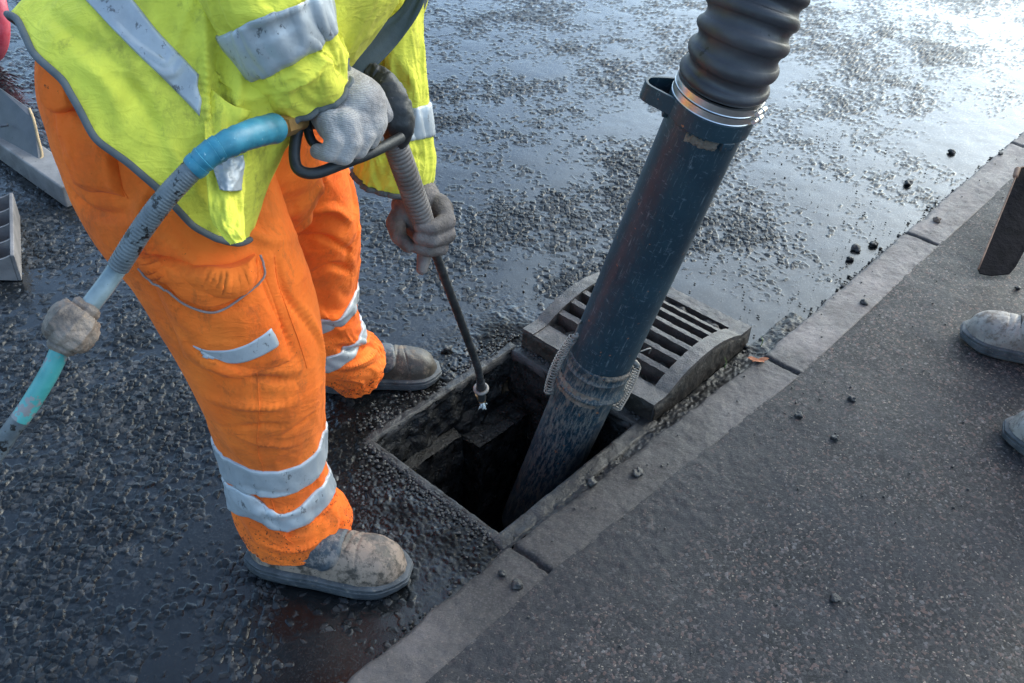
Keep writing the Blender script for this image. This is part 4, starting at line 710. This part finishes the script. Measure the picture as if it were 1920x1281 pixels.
glove('glove', [((768, 330, 1.77), .034, (784, 372, 1.775), .036), ((784, 372, 1.775), .040, (800, 412, 1.79), .042), ((760, 385, 1.80), .026, (770, 425, 1.81), .028), ((820, 395, 1.785), .030, (822, 425, 1.79), .026),
    ((822, 385, 1.765), .022, (838, 415, 1.745), .0165), ((838, 415, 1.745), .0165, (812, 428, 1.715), .0135), ((812, 428, 1.715), .0135, (788, 424, 1.71), .012),
    ((826, 412, 1.775), .021, (838, 440, 1.755), .0165), ((838, 440, 1.755), .0165, (812, 450, 1.725), .0135), ((812, 450, 1.725), .0135, (786, 446, 1.72), .012),
    ((818, 436, 1.785), .019, (826, 464, 1.765), .015), ((826, 464, 1.765), .015, (803, 470, 1.74), .0125), ((803, 470, 1.74), .0125, (782, 464, 1.735), .011),
    ((800, 445, 1.79), .019, (796, 478, 1.775), .014), ((796, 478, 1.775), .014, (791, 505, 1.765), .0105),
    ((762, 392, 1.785), .024, (742, 418, 1.765), .018), ((742, 418, 1.765), .018, (748, 444, 1.745), .0145), ((748, 444, 1.745), .0145, (766, 462, 1.735), .012)], M['mud_glove'], worker, .0024, 4)

# ------------------------------------------------------------ water lance and its hose
lance = empty('water_lance', D(903, 740, 2.32), 'black trigger lance with blue taped hose and long thin rod held in the gloved hands', 'lance')
def T(name, mat, pts, r, par=None, n=16, N=None, wob=None): mb = MB(); tube(mb, [D(*p) for p in pts], r, n, N, wob=wob); return mb.build(name, mat, par or lance, auto=50)
mb = MB(); c = catm(np.array([D(*p) for p in [(693, 128, 1.56), (716, 158, 1.56), (738, 195, 1.56), (748, 235, 1.57), (746, 272, 1.59)]]), 60)
Surf([D(690, 132, 1.56), D(716, 152, 1.56), D(738, 190, 1.56), D(748, 232, 1.57), D(744, 275, 1.60)], [.013, .020, .024, .025, .017], [.014, .022, .026, .026, .018], 90, 40, sup=2.8).push(.0015*f2(np.arange(90)[:, None]*.2+np.zeros((1, 40)), np.arange(40)[None]*.3+np.zeros((90, 1)), 2, 3)).mesh(mb, caps=(True, True)); gun = mb.build('gun_body', M['black'], lance)
T('trigger_guard', M['black'], [(572, 208, 1.45), (558, 245, 1.45), (552, 290, 1.45), (560, 318, 1.45), (590, 325, 1.455), (640, 308, 1.47), (700, 285, 1.50), (752, 258, 1.55)], .0085, gun, 16, 90)
T('pistol_grip', M['black'], [(548, 222, 1.47), (590, 215, 1.50), (640, 210, 1.52), (700, 190, 1.55)], [.019, .022, .022, .020], gun, 20, 40)
T('trigger', M['black'], [(575, 235, 1.47), (585, 265, 1.47), (605, 280, 1.475)], .007, gun)
T('brass_fitting', M['brass'], [(505, 243, 1.375), (566, 227, 1.45)], [.0125, .0125], None, 12, 2); T('brass_nut', M['brass'], [(528, 238, 1.40), (550, 232, 1.432)], [.0155, .0155], None, 6, 2)
bl = [(360, 318, 1.265), (395, 288, 1.265), (440, 264, 1.28), (480, 249, 1.325), (514, 241, 1.385)]
T('taped_hose_end', M['blue'], bl, [.0165, .0172, .018, .019, .0205], None, 24, 260, lambda t: 1+.085*(((t*11+.15*np.sin(t*40)) % 1)-.5)+.02*np.sin(t*47))
hs_ = [(362, 316, 1.265), (310, 372, 1.27), (265, 432, 1.285), (222, 500, 1.31)]
T('spattered_hose', M['hose'], hs_, .0145, None, 20, 220, lambda t: 1+.018*np.sin(t*230))
T('clear_hose_section', M['hose_pale'], [(226, 494, 1.325), (198, 535, 1.32), (165, 578, 1.315)], .0128, None, 20, 30)
mb = MB(); jc_ = [D(168, 572, 1.315), D(152, 590, 1.31), D(137, 612, 1.305), D(122, 640, 1.305), D(112, 660, 1.305)]; sj = Surf(jc_, [.016, .030, .036, .031, .015], [.014, .027, .032, .028, .013], 120, 120, sup=2.3)
sj.push(.0025*f3(sj.pos[..., 0]*60, sj.pos[..., 1]*60, sj.pos[..., 2]*60, 3, 4)-.0035*np.abs(np.sin(sj.t*4.5+.8*np.sin(sj.s*5)))**.5*np.sin(sj.s*np.pi)-.005*np.exp(-((sj.s-.12)/.03)**2)-.005*np.exp(-((sj.s-.88)/.03)**2)); sj.mesh(mb, caps=(True, True)); mb.build('hose_joint', M['knuckle'], lance)
T('teal_hose', M['teal'], [(114, 654, 1.305), (92, 700, 1.31), (62, 750, 1.315), (38, 785, 1.32)], .0125, None, 20, 40)
T('trailing_hose', M['hose'], [(40, 782, 1.32), (0, 838, 1.335), (-60, 930, 1.37), (-160, 1080, 1.45), (-330, 1250, 1.55), (-600, 1350, 1.66), (-1100, 1360, 1.95)], .0125, None, 18, 120)
cs = [(738, 262, 1.585), (752, 300, 1.61), (770, 350, 1.66), (786, 395, 1.70), (800, 435, 1.745)]
T('coil_sleeve', M['coil'], cs, [.019, .020, .020, .020, .018], None, 28, 420, lambda t: 1+.075*np.abs(np.sin(t*26*np.pi))-.03)
T('lance_rod', M['black'], [(800, 430, 1.75), (822, 490, 1.83), (850, 565, 1.97), (880, 645, 2.14), (896, 690, 2.22), (902, 722, 2.27)], [.0078, .0085, .0088, .0088, .0085, .008], None, 14, 160, lambda t: 1+.05*np.sin(t*190))
noz = T('nozzle', M['black'], [(901, 715, 2.26), (903, 748, 2.32)], [.010, .0105], None, 16, 6)
mb = MB(); a = np.linspace(0, 2*np.pi, 40); c = D(902, 729, 2.285); ax_ = nrm(D(903, 745, 2.32)-D(900, 700, 2.24)); s1 = nrm(np.cross(ax_, FW)); s2 = np.cross(ax_, s1); tube(mb, c+.014*(np.multiply.outer(np.cos(a), s1)+np.multiply.outer(np.sin(a), s2)), .0045, 10, 80, caps=False); mb.build('nozzle_ring', M['spring'], noz)
T('nozzle_tip', M['brass'], [(898, 738, 2.305), (904, 752, 2.325)], [.0095, .0085], noz, 12, 3)

a0 = D(904, 752, 2.325); a_ = nrm(D(908, 800, 2.46)-D(903, 750, 2.32)); mb = MB()
for _ in range(90):
    d_ = nrm(a_+rng.normal(0, .13, 3)); l0 = rng.uniform(.0, .035); l1 = l0+rng.uniform(.004, .016); tube(mb, [a0+d_*l0, a0+d_*l1], rng.uniform(.0003, .0010), 5, 2)
sp = mb.build('water_spray', M['spray']); tag(sp, 'small white burst of water spray leaving the lance nozzle inside the pit', 'water spray', kind='stuff')
# ------------------------------------------------------------ second person (only boots are in view)
p2 = empty('person', P(1990, 700, .05), 'person in pale dusty work boots standing on the footway at the right edge', 'person')
b1h = P(2045, 668, .09)[:2]; b1t = P(1812, 612, .09)[:2]; b1h = b1t+nrm(b1h-b1t)*.31
b2h = P(2130, 860, .09)[:2]; b2t = P(1893, 798, .09)[:2]; b2h = b2t+nrm(b2h-b2t)*.31
for a, b, s in ((b1h, b1t, 21), (b2h, b2t, 25)): boot(p2, a, b, KZ+.002, (M['boot_pale'], M['sole'], M['boot_pale']), seed=s, laces=True, shank=.16)
def up(v, z): return np.array([v[0], v[1], z])
f1 = b1h+(b1t-b1h)*.2; f2_ = b2h+(b2t-b2h)*.2; md = (f1+f2_)/2; hp1 = md+(f1-md)*.5; hp2 = md+(f2_-md)*.5; fw2 = nrm((b1t-b1h)+(b2t-b2h)); fw3 = np.array([fw2[0], fw2[1], 0]); sd2 = nrm(up(f1-f2_, 0))
mb = MB()
for a, h in ((f1, hp1), (f2_, hp2)):
    s = Surf([up(h, .96), up((a+h)/2, .72), up(a, .52), up(a, .34), up(a, .175)], [.10, .088, .072, .066, .072], [.10, .09, .074, .068, .072], 120, 80, ref=(0, 1, .01)); wrinkle(s, .005, 61, 9); s.mesh(mb)
s = Surf([up(md, .86), up(md, .98), up(md, 1.08)], [.17, .18, .15], [.12, .13, .12], 30, 60, ref=fw3); s.mesh(mb, caps=(True, True)); mb.build('trousers', M['orange'], p2)
s = Surf([up(md, .88), up(md, 1.05), up(md, 1.25), up(md, 1.42), up(md, 1.50)], [.19, .19, .20, .19, .07], [.14, .14, .14, .12, .07], 120, 100, ref=fw3); wrinkle(s, .006, 71, 6); mb = MB(); s.mesh(mb); j2 = mb.build('jacket', M['yellow'], p2)
for q in (1.0, 1.2):
    sub('reflective_band', M['tape'], lambda mb, q=q: s.band(mb, (q-.88)/.62, .04), j2)
c2 = up(md, 1.42); hd2 = up(md, 1.66)+fw3*.03; tool_hi = P(2080, -100, .95)
hands = [up(md, 1.12)+fw3*.38+sd2*.10, up(md, .92)+fw3*.30-sd2*.06]
J = [(up(md, .95), .12, c2-[0, 0, .1], .13), (c2, .06, hd2, .055), (hd2, .085, hd2+[0, 0, .04], .082)]
for h_, q in zip(hands, (1, -1)):
    sh_ = c2+sd2*q*.19-[0, 0, .03]; el_ = sh_*.45+h_*.55+np.array([0, 0, -.14]); J += [(c2, .07, sh_, .058), (sh_, .052, el_, .042), (el_, .040, h_, .030)]
    mb = MB(); Surf([sh_+[0, 0, .03], (sh_+el_)/2, el_, (el_+h_)/2+(h_-el_)*.2], [.075, .068, .062, .052], [.075, .068, .062, .052], 60, 50, ref=(.1, .3, 1)).mesh(mb); mb.build('sleeve', M['yellow'], j2)
    mb = MB(); capsule(mb, h_-fw3*.03, .035, h_+fw3*.02, .036)
    for w_ in range(4): a_ = h_+fw3*.035+np.array([0, 0, .03-.021*w_]); capsule(mb, a_, .012, a_+fw3*.025-sd2*q*.03, .011); capsule(mb, a_+fw3*.025-sd2*q*.03, .011, a_-sd2*q*.045-fw3*.01, .010)
    capsule(mb, h_+[0, 0, .03], .014, h_+fw3*.03+np.array([0, 0, .05]), .012); g_ = mb.build('glove', M['grey_glove'], p2); r = g_.modifiers.new('remesh', 'REMESH'); r.mode = 'VOXEL'; r.voxel_size = .004; r.use_smooth_shade = True
for a, h in ((f1, hp1), (f2_, hp2)): J += [(up(md, .95), .1, up(h, .85), .085), (up(h, .85), .085, up(a, .5), .055), (up(a, .5), .055, up(a, .14), .035)]
body('body', J, p2, M['skin']); headgear(hd2+[0, 0, .02], np.array([0, 0, 1.]), fw3+np.array([0, 0, -.3]), p2)
# their shovel
tip0 = P(1836, 512, KZ+.012); tip1 = P(1893, 516, KZ+.012); tp0 = P(1905, 322, .16); tipc = (tip0+tip1)/2
shv = empty('shovel', tipc, 'black tar covered shovel blade resting upright on the footway beside the pale boots', 'shovel')
q = [(1834, 505), (1838, 513), (1860, 517), (1893, 514), (1905, 500), (1960, 400), (1985, 340), (1985, 318), (1922, 312), (1908, 318), (1904, 330), (1899, 345)]
zb = lambda py: KZ+.010+(516-py)/205*.17
pts = np.array([P(a, b, zb(b)) for a, b in q]); n_ = nrm(np.cross(pts[5]-pts[0], pts[9]-pts[0])); n_ = n_*np.sign(n_@FW)
mb = MB(); prism(mb, pts, n_*.004); mb.build('blade', M['blade'], shv, smooth=False, bevel=.0015)
mb = MB(); tube(mb, [pts[0]-n_*.0002, pts[11], pts[10], pts[9], pts[8]], .0028, 8); capsule(mb, pts[10], .008, pts[9], .009); mb.build('worn_edge', M['rust'], shv)
top_ = (pts[7]+pts[8])/2; mb = MB(); tube(mb, [top_-(hands[1]-top_)*.02, hands[1], hands[0]+(hands[0]-hands[1])*.4], .017, 16, 30); mb.build('shaft', M['wood'], shv)

# ------------------------------------------------------------ things at the left edge
# long grey channel section lying on the road
e0 = P(125, 391, 0); e1 = P(182, 374, 0); d_ = nrm(P(-60, 258, 0)-e0); wv = e1-e0; hz = np.array([0, 0, .075])
beam = empty('steel_channel', e0, 'long dirty grey steel channel lying on the chippings behind the orange trousers', 'steel beam')
mb = MB(); L0 = 1.6
i, j = np.meshgrid(np.linspace(0, 1, 200), np.arange(4), indexing='ij')
box(mb, e0, d_*L0, wv, hz); mb.build('channel_web', M['beam'], beam, smooth=False, bevel=.006)
pp = [P(0, 165, .20), P(58, 205, .17), P(66, 225, .16), P(82, 292, .075), P(76, 304, .065), P(0, 262, .07), P(-90, 205, .075), P(-90, 110, .21)]
nn = nrm(np.cross(pp[3]-pp[0], pp[5]-pp[0])); nn = nn*np.sign(nn@-FW); pp = [q+nn*.006 for q in pp]
mb = MB(); prism(mb, pp, -nn*.006); mb.build('plate', M['plate'], beam, smooth=False, bevel=.002)
mb = MB(); tube(mb, [pp[1], pp[2], pp[2]*.5+pp[3]*.5, pp[3], pp[4]], .0045, 8); mb.build('worn_edge', M['edge'], beam)
bp = P(12, 238, .12)+nn*.008; mb = MB(); tube(mb, [bp-RT*.012, bp+RT*.012+UP*.004], .0045, 8); mb.build('bolt', M['plate'], beam)
# slotted grey plastic block
blk = empty('plastic_block', P(40, 525, 0), 'grey dusty plastic block with curved open cells, at the left edge below the steel channel', 'plastic block')
c0 = P(42, 527, 0); xr = nrm(np.array([1, .05, 0.])); yb = nrm(P(38, 400, 0)-P(42, 527, 0)); Lk = .36; hk = .085
mb = MB(); box(mb, c0-xr*.012, xr*.012, yb*Lk, [0, 0, hk]); mb.build('side_wall', M['plastic'], blk, smooth=False, bevel=.003)
for q in range(5):
    y0 = q*(Lk-.01)/4; mb = MB(); a = np.linspace(-1, 1, 17); W_ = .115
    for cidx in range(3):
        base = c0-xr*(.0125+W_*(cidx+.5)+.003*cidx)+yb*y0; top = [base+xr*(W_/2)*t+np.array([0, 0, hk-.002-.018*(1-t*t)]) for t in a]; bot = [base+xr*(W_/2)*t+np.array([0, 0, .001]) for t in a[::-1]]; prism(mb, top+bot, yb*.007)
    mb.build('cell_rib', M['plastic'], blk, smooth=False)
for cidx in range(1, 4): mb = MB(); box(mb, c0-xr*(.0125+.118*cidx)+yb*.0075, xr*.005, yb*(Lk-.012), [0, 0, hk-.006]); mb.build('cell_divider', M['plastic'], blk, smooth=False)
mb = MB(); box(mb, c0-xr*.36+yb*.008+[0, 0, .002], xr*.345, yb*(Lk-.012), [0, 0, .006]); mb.build('base', M['plastic'], blk, smooth=False)
# red rimmed wheel
wc = P(-50, 16, .20); wh = empty('wheel', wc-[0, 0, .2], 'dark rubber wheel with a faded red outer rim at the top left corner', 'wheel'); axw = nrm(np.array([-.62, -.72, .18]))
Rw = .205; mb = MB(); lathe(mb, wc-axw*.05, wc+axw*.05, [(0, Rw*.6), (0, Rw*.93), (.01, Rw*.985), (.03, Rw), (.045, Rw*.99), (.055, Rw*.95)], 96, caps=False); mb.build('red_cover', M['red'], wh, auto=50)
mb = MB(); lathe(mb, wc-axw*.05, wc+axw*.05, [(.052, Rw*.95), (.068, Rw*.94), (.080, Rw*.90), (.086, Rw*.82), (.080, Rw*.74), (.066, Rw*.70), (.060, Rw*.66), (.062, .02)], 96, caps=True); mb.build('tyre', M['tyre'], wh, auto=50)
mb = MB(); lathe(mb, wc+axw*.012, wc+axw*.05, [(0, .05), (.01, .05), (.02, .035), (.03, .02)], 32); mb.build('hub', M['beam'], wh, auto=50)

# ------------------------------------------------------------ small stones, mud, leaf
def rock(r, seed, n=14, flat=.7):
    a, b = np.meshgrid(np.linspace(0, np.pi, n), np.linspace(0, 2*np.pi, n*2, endpoint=False), indexing='ij'); V = np.stack([np.sin(a)*np.cos(b), np.sin(a)*np.sin(b), np.cos(a)*flat], -1)
    V = V*(1+.42*f3(V[..., 0]*1.5+seed*7.3, V[..., 1]*1.5, V[..., 2]*1.5, 4, seed)[..., None]); return V.reshape(-1, 3)*r, gfaces(n, n*2, True).tolist()
stones = [(1786, 285, 0, .013, 'mudblob', 'black clod alone on the wet road near the top of the kerb line'), (1703, 343, 0, .013, 'mudblob', 'black clod on the smooth wet road straight below the topmost one'),
 (1604, 466, 0, .014, 'mudblob', 'black stone next to the kerb joint, on the road side'), (1638, 458, .0, .013, 'mudblob', 'black stone touching the kerb edge at its upper joint'), (1594, 486, 0, .011, 'mudblob', 'black stone lowest of the three beside the upper kerb joint'),
 (1757, 413, KZ, .011, 'brownstone', 'brown clod lying on top of the pale kerb'), (1598, 748, KZ, .009, 'mudblob', 'small black crumb on the footway below the lower kerb joint'), (1497, 778, KZ, .009, 'mudblob', 'flat dark crumb on the footway left of the small black crumb'),
 (1566, 822, KZ, .009, 'mudblob', 'dark crumb in the middle of the open footway'), (1621, 567, KZ, .011, 'mudblob', 'dark brown crumb at the back edge of the kerb'), (1908, 540, KZ, .008, 'mudblob', 'tiny black crumb right of the shovel blade'),
 (971, 1096, KZ, .011, 'mudblob', 'round wet stone on the muddy kerb below the pit corner'), (942, 1075, KZ, .008, 'mudblob', 'thin mud flake beside the round wet stone'), (1566, 1122, KZ, .009, 'mudblob', 'dark crumb low on the footway near the bottom of the photo'),
 (838, 655, .003, .014, 'mudblob', 'ragged lump of mud right of the toe of the farther boot'), (1108, 905, KZ, .013, 'mudblob', 'ring shaped mud lump on the kerb edge over the pit'), (1195, 885, KZ, .012, 'mudblob', 'wet mud lump on the kerb right of the suction pipe foot'), (1876, 288, KZ, .008, 'mudblob', 'dark crumb on the kerb at the top right')]
for k_, (a, b, z, r, mt, lab) in enumerate(stones):
    V, F = rock(r, 100+k_, 16); r *= .82; c = P(a, b, z+r*.35); o = MB().add(V, F).build('mud_clod' if mt == 'mudblob' else 'clod', M[mt]); o.location = c.tolist(); o.rotation_euler = (0, 0, k_); tag(o, lab, 'stone', 'loose stones and clods')
def scatter(name, pts, rs, mat, label):
    mb = MB(); base = [rock(1., s, 6) for s in range(12)]; vs_ = []; fs_ = []; n = 0
    for k_, (p, r) in enumerate(zip(pts, rs)):
        V, F = base[k_ % 12]; a = k_*1.7; Rm = np.array([[math.cos(a), -math.sin(a), 0], [math.sin(a), math.cos(a), 0], [0, 0, 1]]); vs_.append((V*r)@Rm.T+p); fs_.append(np.array(F)+n); n += len(V)
    me = bpy.data.meshes.new(name); me.from_pydata(np.concatenate(vs_).tolist(), [], np.concatenate(fs_).tolist()); me.polygons.foreach_set('use_smooth', [True]*len(me.polygons)); me.materials.append(mat); o = bpy.data.objects.new(name, me); COL.objects.link(o); tag(o, label, 'mud', kind='stuff')
pts = []; rs = []
for _ in range(2600):      # along the kerb face and round the pit
    u = rng.uniform(.3, 4.2); dens = .25+.75*math.exp(-((u-1.98)/.12)**2)+.35*math.exp(-((u-2.6)/.12)**2)+.25*math.exp(-((u-1.3)/.3)**2)
    if rng.random() > dens: continue
    t = abs(rng.normal(0, .012+.022*math.exp(-((u-1.98)/.15)**2))); pts.append(UV(u, float(vk(u))+.004+t, .002)); rs.append(rng.uniform(.0015, .0058)*(1.3 if 1.8 < u < 2.2 else 1))
for _ in range(900):
    a = rng.random(); s_ = abs(rng.normal(0, .03)); side = rng.integers(0, 3)
    q = UV(PU0-.01-s_, PV0+a*(PV1-PV0)) if side == 0 else UV(PU0+a*.55, PV1+.02+s_) if side == 1 else UV(PU1+.02+s_*.5, PV0+a*(PV1-PV0))
    q[2] = .004; pts.append(q); rs.append(rng.uniform(.0012, .0050))
for _ in range(700):
    u = rng.uniform(.8, 3.4); v = float(vk(u))+rng.uniform(0, .9)**1.5; 
    if PU0-.02 < u < PU1+.02 and PV0 < v < PV1+.02: continue
    pts.append(UV(u, v, .003)); rs.append(rng.uniform(.0010, .0034))
for _ in range(260):
    u = rng.uniform(.4, 3.6); v = float(vk(u))-KW*rng.uniform(.02, 6)**1; pts.append(UV(u, v, KZ+.001)); rs.append(rng.uniform(.0010, .0030))
scatter('mud_crumbs', pts, rs, M['mudblob'], 'black mud crumbs strewn along the kerb and round the pit')
mb = MB(); c = P(1422, 674, KZ+.004); nn_ = 24; a = np.linspace(0, 2*np.pi, nn_, endpoint=False); rr = .020*(1+.25*np.sin(a*3)+.15*np.sin(a*7)); V = [c+np.array([math.cos(t)*r_*1.1, math.sin(t)*r_*.5, .004*math.sin(t*3)]) for t, r_ in zip(a, rr)]
V = np.vstack([V, np.array(V)-[0, 0, .0012]]); mb.add(V, [tuple(range(nn_)), tuple(range(2*nn_-1, nn_-1, -1))]+[(i, i+nn_, (i+1) % nn_+nn_, (i+1) % nn_) for i in range(nn_)]); tag(mb.build('fallen_leaf', M['leaf'], smooth=False), 'crumpled orange dead leaf in the kerb joint beside the grate', 'leaf')
for a, b, lab in ((1426, 650, 'thin pale grass blade sprouting by the orange leaf'), (1358, 690, 'short yellow green grass blade at the foot of the grate')):
    mb = MB(); c = P(a, b, .012); tube(mb, [c, c+[.003, .004, .016], c+[-.004, .010, .030]], [.0012, .0011, .0003], 6, 14); tag(mb.build('grass_blade', M['grass']), lab, 'grass')
